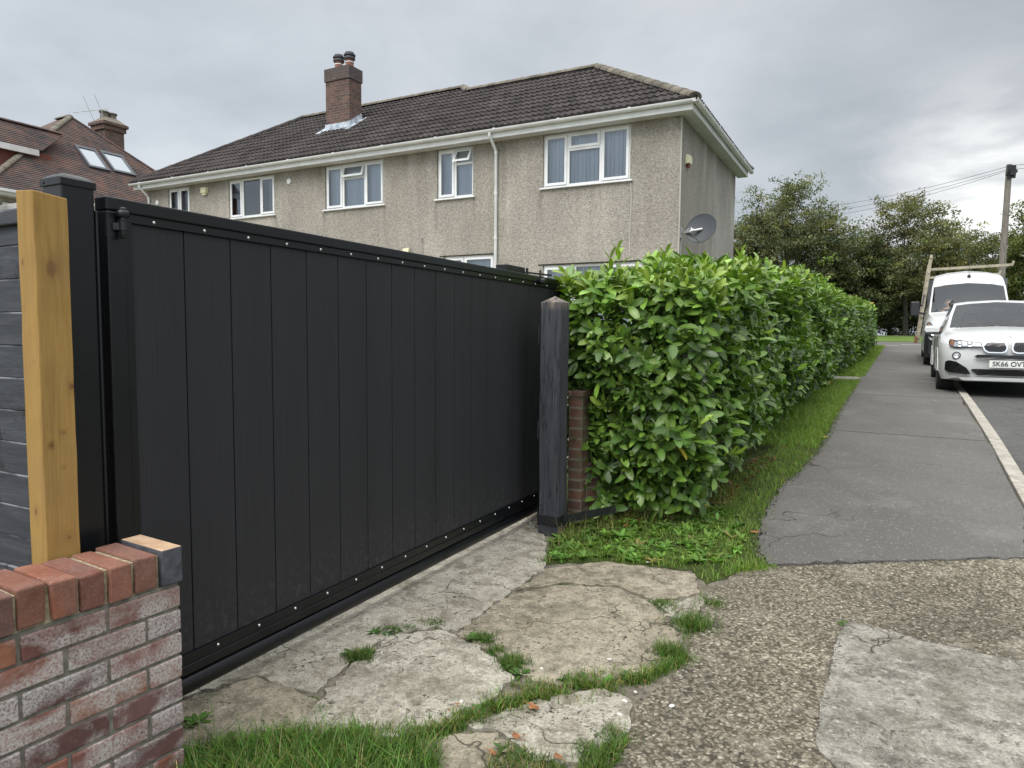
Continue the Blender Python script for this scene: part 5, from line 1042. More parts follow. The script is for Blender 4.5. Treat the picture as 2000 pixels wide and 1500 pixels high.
    np_mesh('foliage', V, [F], m_laurel, c, uv, root, smooth=True)
    # woody inside: stems, and a solid core coloured dark as the shade within
    b = MB(); rr = random.Random(int(v0)); v = v0 + .35
    while v < v1 - .2:
        u = (ua + ub) / 2 + rr.uniform(-.25, .1); p0 = sw(u, v, -.05)
        for q in range(4):
            e = sw(u + rr.uniform(-.4, .4), v + rr.uniform(-.4, .4), H * rr.uniform(.6, .95)); m_ = p0.lerp(e, .5) + Vector((rr.uniform(-.08, .08), rr.uniform(-.08, .08), 0)); b.tube([p0 - root.location, m_ - root.location, e - root.location], [.022, .015, .006], 5)
        v += .45
    b.build('stems', m_twig, root, smooth=60)
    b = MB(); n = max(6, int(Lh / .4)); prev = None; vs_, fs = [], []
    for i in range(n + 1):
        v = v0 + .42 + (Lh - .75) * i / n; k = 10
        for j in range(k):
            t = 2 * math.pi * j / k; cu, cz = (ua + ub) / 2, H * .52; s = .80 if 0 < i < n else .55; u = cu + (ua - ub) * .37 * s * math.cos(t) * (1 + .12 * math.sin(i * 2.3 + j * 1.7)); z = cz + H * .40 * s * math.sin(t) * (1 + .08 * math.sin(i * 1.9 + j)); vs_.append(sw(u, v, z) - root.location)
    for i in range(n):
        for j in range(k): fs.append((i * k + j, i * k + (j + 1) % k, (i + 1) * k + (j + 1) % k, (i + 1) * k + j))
    fs += [tuple(range(k)), tuple(n * k + j for j in range(k))]; b.add(vs_, fs); b.build('shade_core', m_dark, root, smooth=80); return root
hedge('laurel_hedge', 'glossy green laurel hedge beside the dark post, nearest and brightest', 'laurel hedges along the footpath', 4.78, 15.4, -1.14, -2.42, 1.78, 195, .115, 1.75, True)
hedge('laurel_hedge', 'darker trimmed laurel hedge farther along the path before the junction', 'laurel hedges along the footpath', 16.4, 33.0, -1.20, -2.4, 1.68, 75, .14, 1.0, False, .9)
# tall fresh shoots on top of the near end
rs = np.random.default_rng(4); SP = [(-1.55, 5.05, 1.76, .17), (-1.75, 5.25, 1.74, .14), (-2.2, 5.15, 1.68, .12), (-1.45, 5.6, 1.74, .10), (-1.95, 5.0, 1.72, .2), (-1.3, 6.3, 1.78, .16), (-1.62, 4.98, 1.74, .2), (-2.05, 5.5, 1.8, .2)]
hr = [o for o in bpy.data.objects if o.name == 'laurel_hedge'][0]; ho = hr.location
for (u, v, z, h) in SP:
    LP, LD, LN, LL, CC = [], [], [], [], []; k = 11
    base = sw(u, v, z - .12); tip = base + Vector((rs.normal(0, .04), rs.normal(0, .04), h + .10)); st_ = MB().tube([base - ho, tip - ho], [.004, .002], 5).build('new_shoot', m_twig, hr)
    for j in range(k):
        t = j / (k - 1); p = base.lerp(tip, .25 + .75 * t); a = j * 2.4 + rs.uniform(0, .5); o_ = 1.1 - .75 * t; LP.append(p - ho); LD.append((math.cos(a) * o_, math.sin(a) * o_, .35 + .8 * t)); LN.append((-math.cos(a) * .6, -math.sin(a) * .6, 1)); LL.append(.115 * rs.uniform(.7, 1.1)); CC.append(np.array([.22, .34, .05]) * rs.uniform(.6, 1.15))
    V, F, c, uv = leaves(np.array(LP), np.array(LD), np.array(LN, dtype=float), np.array(LL), np.array(LL) * .38, np.array(CC), .15, .22)
    np_mesh('shoot_leaves', V, [F], m_laurel, c, uv, st_, smooth=True)

# ================================================================== trees beyond the junction
def tree(name, label, cat, u, v, h, crown, col, nclump, leaf, seed, group=None, trunk=.22, gap=.0, ntip=90, cz0=.35, spread=.55, per=26, wobble=1.0):
    """crown: (rx, rz) radii; limbs curve out of the trunk to tips in the crown, leaves cluster round them"""
    rr = random.Random(seed); rs = np.random.default_rng(seed); base = sw(u, v, -.1); root = thing(name, label, cat, base, 0, group); b = MB()
    rx, rz = crown; cz = h - rz; topz = h * .45; lean = Vector((rr.uniform(-.3, .3), rr.uniform(-.3, .3), 0))
    tr = [Vector((0, 0, 0)), Vector((lean.x * .3, lean.y * .3, h * .22)), Vector((lean.x, lean.y, topz)), Vector((lean.x * 1.4, lean.y * 1.2, h * .78))]; b.tube(tr, [trunk, trunk * .75, trunk * .55, trunk * .12], 7)
    tips = []; subs = []
    for k in range(ntip):
        a = rr.uniform(0, 6.283); ph = math.asin(rr.uniform(-.75, 1.0)); r_ = rr.uniform(.62, 1.0) if rr.random() < .8 else rr.uniform(.25, .6)
        wob = 1 + wobble * (.16 * math.sin(3 * a + seed) + .10 * math.sin(5 * a + 2 * seed + ph * 4))
        t = Vector((math.cos(a) * math.cos(ph) * rx * r_ * wob, math.sin(a) * math.cos(ph) * rx * r_ * wob, cz + math.sin(ph) * rz * r_ * wob)); tips.append(t)
    limbs = []
    for k in range(11):
        a = k * 2.4 + rr.uniform(-.3, .3); zf = rr.uniform(.22, .62); st = tr[1].lerp(tr[3], zf); e = Vector((math.cos(a) * rx * .55, math.sin(a) * rx * .55, cz + rz * rr.uniform(-.35, .55))); m_ = st.lerp(e, .5) + Vector((0, 0, -.05 * h * rr.random())); L = [st, st.lerp(m_, .6), m_.lerp(e, .4), e]; b.tube(L, [trunk * .38, trunk * .28, trunk * .18, trunk * .09], 5, cap=False); limbs.append(L)
    for t in tips:
        best = min(((q - t).length, i, j) for i, L in enumerate(limbs) for j, q in enumerate(L)); q = limbs[best[1]][best[2]]; m_ = q.lerp(t, .5) + Vector((rr.uniform(-.2, .2), rr.uniform(-.2, .2), rr.uniform(-.1, .3))) * .6; b.tube([q, m_, t], [trunk * .10, trunk * .06, trunk * .02], 4, cap=False); subs += [m_.lerp(t, .5), t]
        for _ in range(2):
            e = t + Vector((rr.gauss(0, .5), rr.gauss(0, .5), rr.gauss(0, .35))); b.tube([m_.lerp(t, .6), e], [trunk * .035, trunk * .012], 3, cap=False); subs.append(e)
    b.build('trunk', m_bark, root, smooth=60)
    S = np.array([tuple(s) for s in subs]); idx = rs.integers(0, len(S), nclump); cen = S[idx] + rs.normal(0, spread * .7, (nclump, 3)) * np.array([1, 1, .65]); tone = np.exp(rs.normal(0, .30, nclump)); hue = rs.random(nclump)
    nclump = nclump
    P = np.repeat(cen, per, axis=0) + rs.normal(0, spread * .38, (nclump * per, 3)) * np.array([1, 1, .45]); n = len(P)
    D = unit(rs.normal(0, 1, (n, 3)) + np.array([0, 0, -.3])); N = unit(rs.normal(0, .6, (n, 3)) + np.array([0, 0, 1])); S_ = unit(np.cross(D, N)); L = leaf * rs.uniform(.6, 1.3, n)
    V = np.stack([P, P + D * (L * .5)[:, None] + S_ * (L * .30)[:, None], P + D * L[:, None], P + D * (L * .5)[:, None] - S_ * (L * .30)[:, None]], 1).reshape(-1, 3); F = np.arange(n * 4).reshape(-1, 4)
    c1, c2 = np.array(col), np.array(col) * np.array([1.55, 1.2, .8]); hh = np.repeat(hue, per)[:, None] ** 3; c = (c1 * (1 - hh) + c2 * hh) * np.repeat(tone, per)[:, None] * rs.uniform(.75, 1.25, (n, 1))
    np_mesh('crown', V, [F], m_treeleaf, np.repeat(np.clip(c, .003, .5), 4, axis=0), None, root); return root
def tuv(px, D):                                        # (u, v) of a spot seen at photo column px and depth D
    x = (px - 1000) / FPX * D; return (x * UU.x + D * UU.y, x * VV.x + D * VV.y)
GT_ = 'trees beyond the road junction'; dg = (.052, .072, .024)
def htree(ytop, D, px): z = CZ + (654 + .008 * (px - 1000) - ytop) / FPX * D; u, v = tuv(px, D); return z - sw(u, v).z
def addtree(lab, px, ytop, D, wpx, col, seed, n=1100, leaf=.16, rzf=.40, name='roadside_tree', cat='tree', **kw):  # far crowns: leaf colour paled and greyed in place of haze
    u, v = tuv(px, D); h = htree(ytop, D, px); tree(name, lab, cat, u, v, h, (wpx / 2 / FPX * D, h * rzf), col, n, leaf, seed, GT_, **kw)
addtree('tall rounded tree with open airy crown just right of the house', 1535, 358, 50, 235, (.110, .130, .078), 3, 1900, .16, .40, ntip=150, wobble=.35)
addtree('dense dark tree between the rounded tree and the ragged one', 1650, 470, 52, 170, (.078, .100, .052), 5, 1500, .19, .46)
addtree('ragged topped tree in the middle of the row above the second hedge', 1765, 388, 50, 200, (.120, .132, .074), 8, 1500, .16, .42, ntip=100)
addtree('broad green tree behind the white van', 1890, 436, 54, 240, (.105, .122, .066), 12, 1700, .18, .47, ntip=110)
addtree('tree cut off by the right edge of the photo', 2030, 395, 46, 150, (.085, .108, .04), 21, 1200, .17, .44)
addtree('low dark tree filling the gap above the far end of the hedge', 1735, 520, 57, 230, (.070, .088, .048), 31, 1700, .20, .50)
addtree('low tree leaning behind the house corner', 1440, 440, 56, 150, (.08, .10, .04), 37, 1000, .18, .46)
addtree('low dark tree behind the dense tree, trunk hidden', 1590, 540, 58, 240, (.070, .090, .048), 43, 1700, .20, .50)
addtree('dark underwood tree right of the van rack', 1850, 560, 60, 260, (.066, .084, .046), 47, 1500, .20, .50)
addtree('slender pale green young tree in front of the dark trees', 1490, 525, 27, 150, (.14, .20, .06), 51, 650, .11, .44, 'young_tree', spread=.35, ntip=60, trunk=.06, per=20)

# ================================================================== telegraph pole and its cables
D_ = 31; u_, v_ = tuv(1944, D_); pb = sw(u_, v_, -.2); ptop = CAM + ray(1955, 327) * D_; pl = thing('telegraph_pole', 'weathered wooden telegraph pole rising behind the white van', 'pole', pb)
tp_ = ptop - pb; tp_.y = .1
b = MB(); b.tube([Vector((0, 0, 0)), tp_ * .5, tp_], [.155, .135, .115], 12); b.build('shaft', m_pole, pl, smooth=40)
b = MB(); b.box(-.17, .17, -.20, -.12, 0, .55); b.box(-.12, .12, -.28, -.201, .1, .35)
for k in range(5): b.lathe([(.03, 0), (.05, .05), (.03, .1), (.05, .13), (.02, .16)], (-.22 + .11 * k, -.16, .10 + .13 * (k % 3)), (0, 0, 1), 8)
o = b.build('terminal_box', m_plastic, pl); o.location = tp_ - Vector((0, 0, .62))
b = MB()
for k in range(6): b.bar(tp_ * (.25 + .1 * k) + Vector((-.22, -.0, 0)), tp_ * (.25 + .1 * k) + Vector((.22, 0, 0)), .02, .02)
b.build('climbing_step', m_galv, pl)
def cable(p, q, sag, label):
    b = MB(); p, q = Vector(p), Vector(q); pts = [p.lerp(q, i / 24) - Vector((0, 0, sag * 4 * (i / 24) * (1 - i / 24))) for i in range(25)]; o0 = p.copy(); b.tube([x - o0 for x in pts], .009, 5); meta(b.build('overhead_cable', m_wire, loc=o0), label, 'cable', 'cables strung from the telegraph pole')
pt_ = pb + tp_
cable(pt_ + Vector((-.1, -.1, -.10)), CAM + ray(1380, 409) * 58, .9, 'upper cable running left from the pole behind the tree tops')
cable(pt_ + Vector((-.1, -.1, -.22)), CAM + ray(1380, 418) * 60, 1.0, 'lower cable running left from the pole behind the tree tops')
cable(pt_ + Vector((-.1, -.1, -.28)), CAM + ray(1380, 425) * 57, 1.1, 'lowest of the three cables running left from the pole')
cable(pt_ + Vector((.1, -.1, -.15)), CAM + ray(2200, 330) * 20, .1, 'cable running right from the pole, nearly level')
cable(pt_ + Vector((.1, -.1, -.05)), CAM + ray(2200, 285) * 22, .1, 'cable rising to the right from the pole top')

# ================================================================== vehicles
def hull(root, st, paint, zones, name='body', glassm=None, inner=None, cuts=()):
    """st rows: y, w, zb, arch, belt, gw, ew, ez, zt (half widths; local y runs from the nose to the back).
       zones(i, j) -> 0 body, 1 windscreen, 2 side window, 3 rear window, 4 dark lower trim"""
    rows = []
    for (y, w_, zb, ar, be, gw, ew, ez, zt) in st:
        zc = ez + (zt - ez) * .62; h = [(0, zb), (.60 * w_, zb), (.62 * w_, max(zb, ar)), (.95 * w_, max(zb + .03, ar)), (w_, max(zb + .16, ar + .02) + .02), (w_ * 1.0, (max(zb + .18, ar) + be) / 2), (w_ * .985, be - .06), (gw, be), (ew, ez), (ew - .045, ez + .010), (ew * .62, zc), (0, zt)]
        rows.append([(x, y, z) for x, z in h])
    K = len(rows[0]); parts = {0: MB(), 1: MB(), 2: MB(), 3: MB(), 4: MB()}; both = {}
    for side in (1, -1):
        for i in range(len(rows) - 1):
            for j in range(K - 1):
                zn = zones(i, j); qd = [rows[i][j], rows[i][j + 1], rows[i + 1][j + 1], rows[i + 1][j]]; qd = [(x * side, y, z) for x, y, z in qd]
                if side < 0: qd.reverse()
                both.setdefault(zn, []).append(qd)
    for r, rev in ((rows[0], 0), (rows[-1], 1)):
        both[0].append([(-x, y, z) for x, y, z in r[::-1]][:-1] + [(x, y, z) for x, y, z in r][:-1] if False else [(x, y, z) for x, y, z in r] + [(-x, y, z) for x, y, z in r[-2:0:-1]])
    out = {}
    for zn, qs in both.items():
        b = MB()
        for q in qs: b.add(q, [tuple(range(len(q)))])
        nm, mm = {0: (name, paint), 1: ('windscreen', m_carglass), 2: ('side_window', m_sideglass), 3: ('rear_window', m_sideglass), 4: ('lower_trim', m_plastic)}[zn]
        me_o = b.build(nm, mm, root, fix=False); bm = bmesh.new(); bm.from_mesh(me_o.data); bmesh.ops.remove_doubles(bm, verts=bm.verts, dist=.0006); bmesh.ops.recalc_face_normals(bm, faces=bm.faces)
        bm.to_mesh(me_o.data); bm.free(); me_o.data.polygons.foreach_set('use_smooth', [True] * len(me_o.data.polygons)); me_o.data.set_sharp_from_angle(angle=R(38)); out[zn] = me_o
    return out, rows
def wheel(root, x, y, r, w_, s, rimm=None):
    b = MB(); ax = (s, 0, 0); b.lathe([(r * .62, -w_ / 2), (r * .93, -w_ / 2), (r, -w_ * .36), (r, w_ * .36), (r * .93, w_ / 2), (r * .66, w_ / 2), (r * .62, w_ * .3)], (x, y, r), ax, 28); t = b.build('wheel', m_tyre, root, smooth=35)
    b = MB(); b.lathe([(r * .64, -w_ * .1), (r * .64, w_ * .34), (r * .60, w_ * .36), (r * .58, w_ * .16), (.05, w_ * .12), (.045, w_ * .2), (.01, w_ * .22)], (x, y, r), ax, 28)
    for k in range(5):
        a = k * 1.2566; d = Vector((0, math.cos(a), math.sin(a))); o_ = Vector((x, y, r)) + Vector((s, 0, 0)) * (w_ * .24); b.bar(o_ + d * .04, o_ + d * r * .60, .05, .03, up=(s, 0, 0))
    b.build('rim', rimm or m_alloy, t, smooth=35)
def text_mesh(to):                                     # lettering as an ordinary mesh
    bpy.context.view_layer.update(); me = bpy.data.meshes.new_from_object(to.evaluated_get(bpy.context.evaluated_depsgraph_get())); n = to.name; o = bpy.data.objects.new('lettering', me); C.objects.link(o)
    o.parent = to.parent; o.location = to.location; o.rotation_euler = to.rotation_euler; o.scale = to.scale; bpy.data.objects.remove(to)
class Front:
    """surface of a vehicle's nose: y as a function of |x|, z"""
    def __init__(s, xs, ys, zs=None, yz=None): s.xs, s.ys, s.zs, s.yz = xs, ys, zs or [0, 1], yz or [0, 0]
    def y(s, x, z): return float(np.interp(abs(x), s.xs, s.ys)) + float(np.interp(z, s.zs, s.yz))
    def patch(s, poly, out, th, sub=6):               # poly (x, z) outline -> thick patch lying on the nose
        P = []
        for i, a in enumerate(poly):
            c = poly[(i + 1) % len(poly)]
            for k in range(sub): P.append((a[0] + (c[0] - a[0]) * k / sub, a[1] + (c[1] - a[1]) * k / sub))
        cxx = sum(p[0] for p in P) / len(P); czz = sum(p[1] for p in P) / len(P); n = len(P); V = []
        for sc in (1.0, .5):
            for (x, z) in P: X, Z = cxx + (x - cxx) * sc, czz + (z - czz) * sc; V.append((X, s.y(X, Z) - out, Z))
        V.append((cxx, s.y(cxx, czz) - out, czz)); m = len(V); V += [(x, s.y(x, z) - out + th, z) for (x, z) in P]
        F = [(i, (i + 1) % n, n + (i + 1) % n, n + i) for i in range(n)] + [(n + i, n + (i + 1) % n, 2 * n) for i in range(n)] + [(i, m + i, m + (i + 1) % n, (i + 1) % n) for i in range(n)]
        b = MB(); b.add(V, F); return b
def mirror_poly(p): return [(-x, z) for x, z in p[::-1]]

def make_suv(label, cat, loc, az_, paint, plate=None, group=None):
    root = thing('parked_car', label, cat, loc, az_, group)
    #      y     w    zb   arch belt  gw   ew   ez    zt
    st = [(0.02, .66, .30, .30, .66, .60, .52, .80, .84), (.06, .76, .24, .24, .74, .70, .56, .88, .93), (.16, .86, .21, .21, .82, .80, .60, .945, .985), (.34, .915, .20, .20, .88, .86, .64, .985, 1.035), (.47, .935, .20, .20, .90, .875, .66, 1.00, 1.055),
          (.50, .94, .20, .48, .91, .88, .67, 1.005, 1.06), (.62, .945, .20, .66, .93, .885, .68, 1.02, 1.075), (.86, .945, .20, .74, .95, .89, .70, 1.045, 1.10), (1.10, .945, .20, .66, .97, .89, .72, 1.065, 1.115), (1.22, .94, .20, .48, .98, .885, .74, 1.075, 1.12), (1.25, .94, .22, .22, .985, .885, .76, 1.08, 1.125),
          (1.42, .935, .22, .22, 1.00, .88, .80, 1.095, 1.135), (1.80, .93, .22, .22, 1.01, .87, .745, 1.33, 1.38), (2.12, .93, .22, .22, 1.015, .865, .68, 1.525, 1.59), (2.28, .93, .22, .22, 1.02, .86, .665, 1.575, 1.635), (3.0, .93, .22, .22, 1.03, .86, .66, 1.605, 1.665), (3.38, .935, .22, .22, 1.04, .86, .655, 1.60, 1.66), (3.40, .94, .22, .48, 1.04, .86, .655, 1.60, 1.66), (3.52, .945, .22, .66, 1.045, .86, .65, 1.595, 1.655), (3.76, .945, .22, .74, 1.05, .86, .645, 1.58, 1.645),
          (4.00, .94, .22, .66, 1.055, .85, .63, 1.56, 1.62), (4.12, .935, .24, .48, 1.06, .845, .62, 1.54, 1.60), (4.14, .93, .25, .25, 1.06, .845, .615, 1.535, 1.595), (4.42, .90, .30, .30, 1.05, .81, .66, 1.20, 1.26), (4.58, .86, .34, .34, .95, .80, .66, 1.02, 1.06), (4.65, .80, .42, .42, .86, .72, .6, .93, .96)]
    def zones(i, j):
        if 11 <= i <= 12 and j >= 9: return 1
        if j == 7 and 12 <= i <= 21: return 2
        if i == 22 and j >= 9: return 3
        return 0
    hull(root, st, paint, zones)
    fr = Front([0, .3, .52, .66, .76, .86, .915], [-.035, -.025, .0, .025, .065, .165, .34], [.2, .45, .65, .8, .88, .95], [.02, -.015, -.01, .0, .045, .12])
    # twin kidney grilles: chrome rings with dark slats
    def kid(s):
        o_ = [(.025, .755), (.035, .850), (.070, .882), (.25, .885), (.33, .860), (.365, .80), (.335, .722), (.28, .685), (.10, .682), (.045, .702)]; i_ = [(.045, .760), (.052, .842), (.080, .863), (.245, .866), (.315, .846), (.343, .80), (.317, .735), (.27, .704), (.108, .701), (.062, .718)]
        if s < 0: o_, i_ = mirror_poly(o_), mirror_poly(i_)
        g = fr.patch(o_, .022, .03, 3).build('grille', m_chrome, root, smooth=50); fr.patch(i_, .026, .02, 3).build('grille_back', m_gloss, g)
        b = MB()
        for k in range(10):
            x = (.080 + .026 * k) * s; y = fr.y(x, .78) - .028; b.box(x - .005, x + .005, y, y + .010, .722 + (.02 if k > 7 else 0), .842)
        b.build('grille_slats', m_plastic, g)
    kid(1); kid(-1)
    for s in (1, -1):
        hl = [(.385, .845), (.55, .862), (.70, .885), (.79, .905), (.815, .86), (.80, .795), (.72, .765), (.50, .772), (.36, .785)]; hb = [(.392, .838), (.55, .854), (.70, .876), (.78, .893), (.803, .857), (.788, .802), (.715, .775), (.50, .781), (.367, .792)]
        if s < 0: hl, hb = mirror_poly(hl), mirror_poly(hb)
        h_ = fr.patch(hl, .012, .03, 3).build('headlight', m_plastic, root, smooth=50); fr.patch(hb, .016, .01, 3).build('reflector', m_refl, h_, smooth=50); b = MB()
        for x in (.53, .665): y = fr.y(x, .82) - .02; MB().lathe([(.044, 0), (.040, .012), (.030, .006), (.012, .014), (.002, .016)], (x * s, y, .825), (0, -1, 0), 16).build('lamp_bowl', m_bulb, h_, smooth=40)
        ob = [(.745, .885), (.782, .893), (.803, .857), (.79, .812), (.755, .80)]; ob = ob if s > 0 else mirror_poly(ob); fr.patch(ob, .022, .01, 3).build('indicator', m_orange, h_, smooth=50)
        lb = [(.35, .845), (.55, .864), (.70, .888), (.695, .895), (.55, .873), (.35, .853)]; fr.patch(lb if s > 0 else mirror_poly(lb), .02, .01, 3).build('brow', m_gloss, h_)
        y = fr.y(.70, .62) - .012; b = MB(); b.lathe([(.062, 0), (.060, .014), (.048, .010)], (.70 * s, y + .02, .635), (.15 * s, -1, 0), 20); f_ = b.build('fog_lamp', m_plastic, root, smooth=40); b = MB(); b.lathe([(.047, 0), (.04, .014), (.022, .006), (.003, .012)], (.70 * s, y + .008, .635), (.15 * s, -1, 0), 18); b.build('lamp_bowl', m_bulb, f_, smooth=40)
        vt = [(.50, .345), (.56, .335), (.80, .36), (.855, .40), (.85, .53), (.80, .555), (.70, .535), (.56, .44)]; fr.patch(vt if s > 0 else mirror_poly(vt), .052, .09, 4).build('side_intake', m_gloss, root)
    it = fr.patch([(-.42, .600), (.42, .600), (.46, .625), (.42, .655), (-.42, .655), (-.46, .625)], .016, .02, 5).build('upper_intake', m_gloss, root)
    li = fr.patch([(-.40, .325), (.40, .325), (.50, .40), (.47, .425), (-.47, .425), (-.50, .40)], .016, .02, 5).build('lower_intake', m_gloss, root)
    sp = fr.patch([(-.60, .235), (.60, .235), (.66, .275), (.60, .29), (-.60, .29), (-.66, .275)], .018, .03, 5).build('bumper_lip', paint, root, smooth=50)
    yb = fr.y(0, .93) - .02
    b = MB(); b.lathe([(.041, 0), (.041, .006), (.034, .009), (.03, .008)], (0, yb + .03, .925), (0, -1, .45), 24); bd = b.build('badge', m_chrome, root, smooth=40)
    b = MB(); n = 24; ax = Vector((0, -1, .45)).normalized(); rx = Vector((1, 0, 0)); ry = rx.cross(ax) * -1; c0 = Vector((0, yb + .03, .925)) + ax * .0095
    b.add([c0 + rx * .034 * math.cos(6.283 * k / n) + ry * .034 * math.sin(6.283 * k / n) for k in range(n)], [tuple(range(n))], 0)
    for q in range(4): b.add([c0 + ax * .001] + [c0 + ax * .001 + rx * .021 * math.cos(1.5708 * (q + k / 6)) + ry * .021 * math.sin(1.5708 * (q + k / 6)) for k in range(7)], [tuple(range(8))], 1 + q % 2)
    b.build('badge_face', [m_gloss, m_blue, m_plate], bd, fix=False)
    if plate:
        y = fr.y(0, .5) - .035; pl_ = MB().box(-.26, .26, y, y + .012, .452, .566).build('number_plate', m_plate, root, bevel=.004)
        tx = bpy.data.curves.new('plate_lettering', 'FONT'); tx.body = plate; tx.size = .108; tx.align_x = 'CENTER'; tx.align_y = 'CENTER'; tx.extrude = .001; tx.offset = .0018; tx.space_character = 1.02; tx.materials.append(m_text)
        to = bpy.data.objects.new('plate_lettering', tx); C.objects.link(to); to.parent = pl_; to.location = (0, y - .0015, .509); to.rotation_euler = (R(90), 0, 0); to.scale = (.90, 1, 1); text_mesh(to)
    for s in (1, -1):
        for y in (.86, 3.76): wheel(root, .815 * s, y, .365, .245, s)
        # wheel well behind each tyre
        [MB().box(min(s * .55, s * .60), max(s * .55, s * .60), y_, y_ + .78, .2, .85).build('wheel_well', m_plastic, root) for y_ in (.48, 3.37)]
        for yc in (.86, 3.76): MB().tube([(s * .940, yc + .385 * math.cos(t), .365 + .385 * math.sin(t)) for t in [math.pi * k / 12 for k in range(13)]], .016, 6).build('arch_trim', m_plastic if paint is not m_white else paint, root, smooth=50)
        # door mirror
        c_ = Vector((1.02 * s, 1.62, 1.07)); b = MB(); pr = [(-.11, -.06), (.10, -.07), (.125, .0), (.10, .075), (-.08, .085), (-.12, .03)]
        vs_ = [(c_.x + x * s, c_.y - .06, c_.z + z * .7) for x, z in pr] + [(c_.x + x * s * 1.05, c_.y + .02, c_.z + z) for x, z in pr] + [(c_.x + x * s, c_.y + .09, c_.z + z) for x, z in pr]; n = 6
        b.add(vs_, [tuple(range(n)), tuple(range(3 * n - 1, 2 * n - 1, -1))] + [(r * n + i, r * n + (i + 1) % n, (r + 1) * n + (i + 1) % n, (r + 1) * n + i) for r in range(2) for i in range(n)]); mo = b.build('door_mirror', paint, root, bevel=.012, smooth=50)
        MB().box(min(.86 * s, .97 * s), max(.86 * s, .97 * s), 1.62, 1.70, .99, 1.04).build('mirror_arm', m_plastic, mo); MB().box(min(c_.x - .11 * s, c_.x + .11 * s), max(c_.x - .11 * s, c_.x + .11 * s), 1.57, 1.70, .985, 1.012).build('mirror_base', m_plastic, mo, bevel=.006)
        b = MB(); b.tube([(s * .66, 2.35, 1.60), (s * .665, 2.5, 1.645), (s * .66, 3.9, 1.64), (s * .64, 4.05, 1.60)], .016, 8); b.build('roof_rail', m_plastic, root, smooth=50)
        for y0, y1 in ((2.62, 2.70), (3.58, 3.66)):
            b = MB(); b.add([(s * .872, y0, 1.02), (s * .872, y1, 1.02), (s * .675, y1, 1.60), (s * .675, y0, 1.60)], [(0, 1, 2, 3)]); b.build('door_pillar', m_gloss, root, fix=False)
        b = MB(); b.box(-.30 + .38 * s, .30 + .38 * s, 2.45, 2.60, .65, 1.15); b.build('seat', m_seat, root, bevel=.05); b = MB(); b.box(-.13 + .38 * s, .13 + .38 * s, 2.50, 2.60, 1.19, 1.40); b.build('headrest', m_seat, root, bevel=.04)
    for s in (1, -1):
        for y_ in (1.52, 2.64): MB().box(min(s * .925, s * .9385), max(s * .925, s * .9385), y_, y_ + .008, .34, .96).build('door_gap', m_gloss, root)
    b = MB(); b.box(-.78, .78, 1.46, 1.75, .85, 1.075); b.build('dashboard', m_plastic, root, bevel=.02)
    b = MB(); cst = Vector((-.38, 1.92, 1.06)); b.tube([cst + Vector((.17 * math.cos(t), .06 * math.sin(t), .16 * math.sin(t))) for t in [6.2832 * k / 20 for k in range(21)]], .014, 6); b.build('steering_wheel', m_plastic, root, smooth=50)
    MB().box(-.11, .11, 1.96, 1.98, 1.38, 1.46).build('rear_view_mirror', m_plastic, root, bevel=.01)
    MB().tube([(-.66, 1.34, 1.115), (-.1, 1.36, 1.145)], .009, 6).build('wiper', m_plastic, root); MB().tube([(-.02, 1.35, 1.145), (.56, 1.37, 1.12)], .009, 6).build('wiper', m_plastic, root)
    for s in (1, -1): MB().tube([(s * .60, .18, .965), (s * .50, .6, 1.035), (s * .62, 1.36, 1.118)], .004, 4).build('bonnet_crease', paint, root, smooth=60)
    for s in (1, -1): MB().box(min(s * .70, s * .86), max(s * .70, s * .86), 4.5, 4.66, .82, .98).build('tail_lamp', m_red, root, bevel=.02)
    return root
CARAZ = 29.7; cz_ = sw(1.43, 14.35).z - .035
car = make_suv('white car with twin kidney grille parked half on the kerb, plate SK66 OVT', 'car', (sw(1.43, 13.42).xy.to_3d() + Vector((0, 0, cz_ + .012))), CARAZ, m_white, 'SK66 OVT')
ug, vg = tuv(1690, 62); make_suv('dark car glimpsed between hedge end and tree trunks', 'car', sw(ug - 1.9, vg, .42), 300, m_darkcar)
# ------------------------------------------------------------------ high roofed white van
van = thing('white_van', 'high roofed white van with a glazing rack parked behind the white car', 'van', sw(1.40, 20.55, -.03), 29.9)
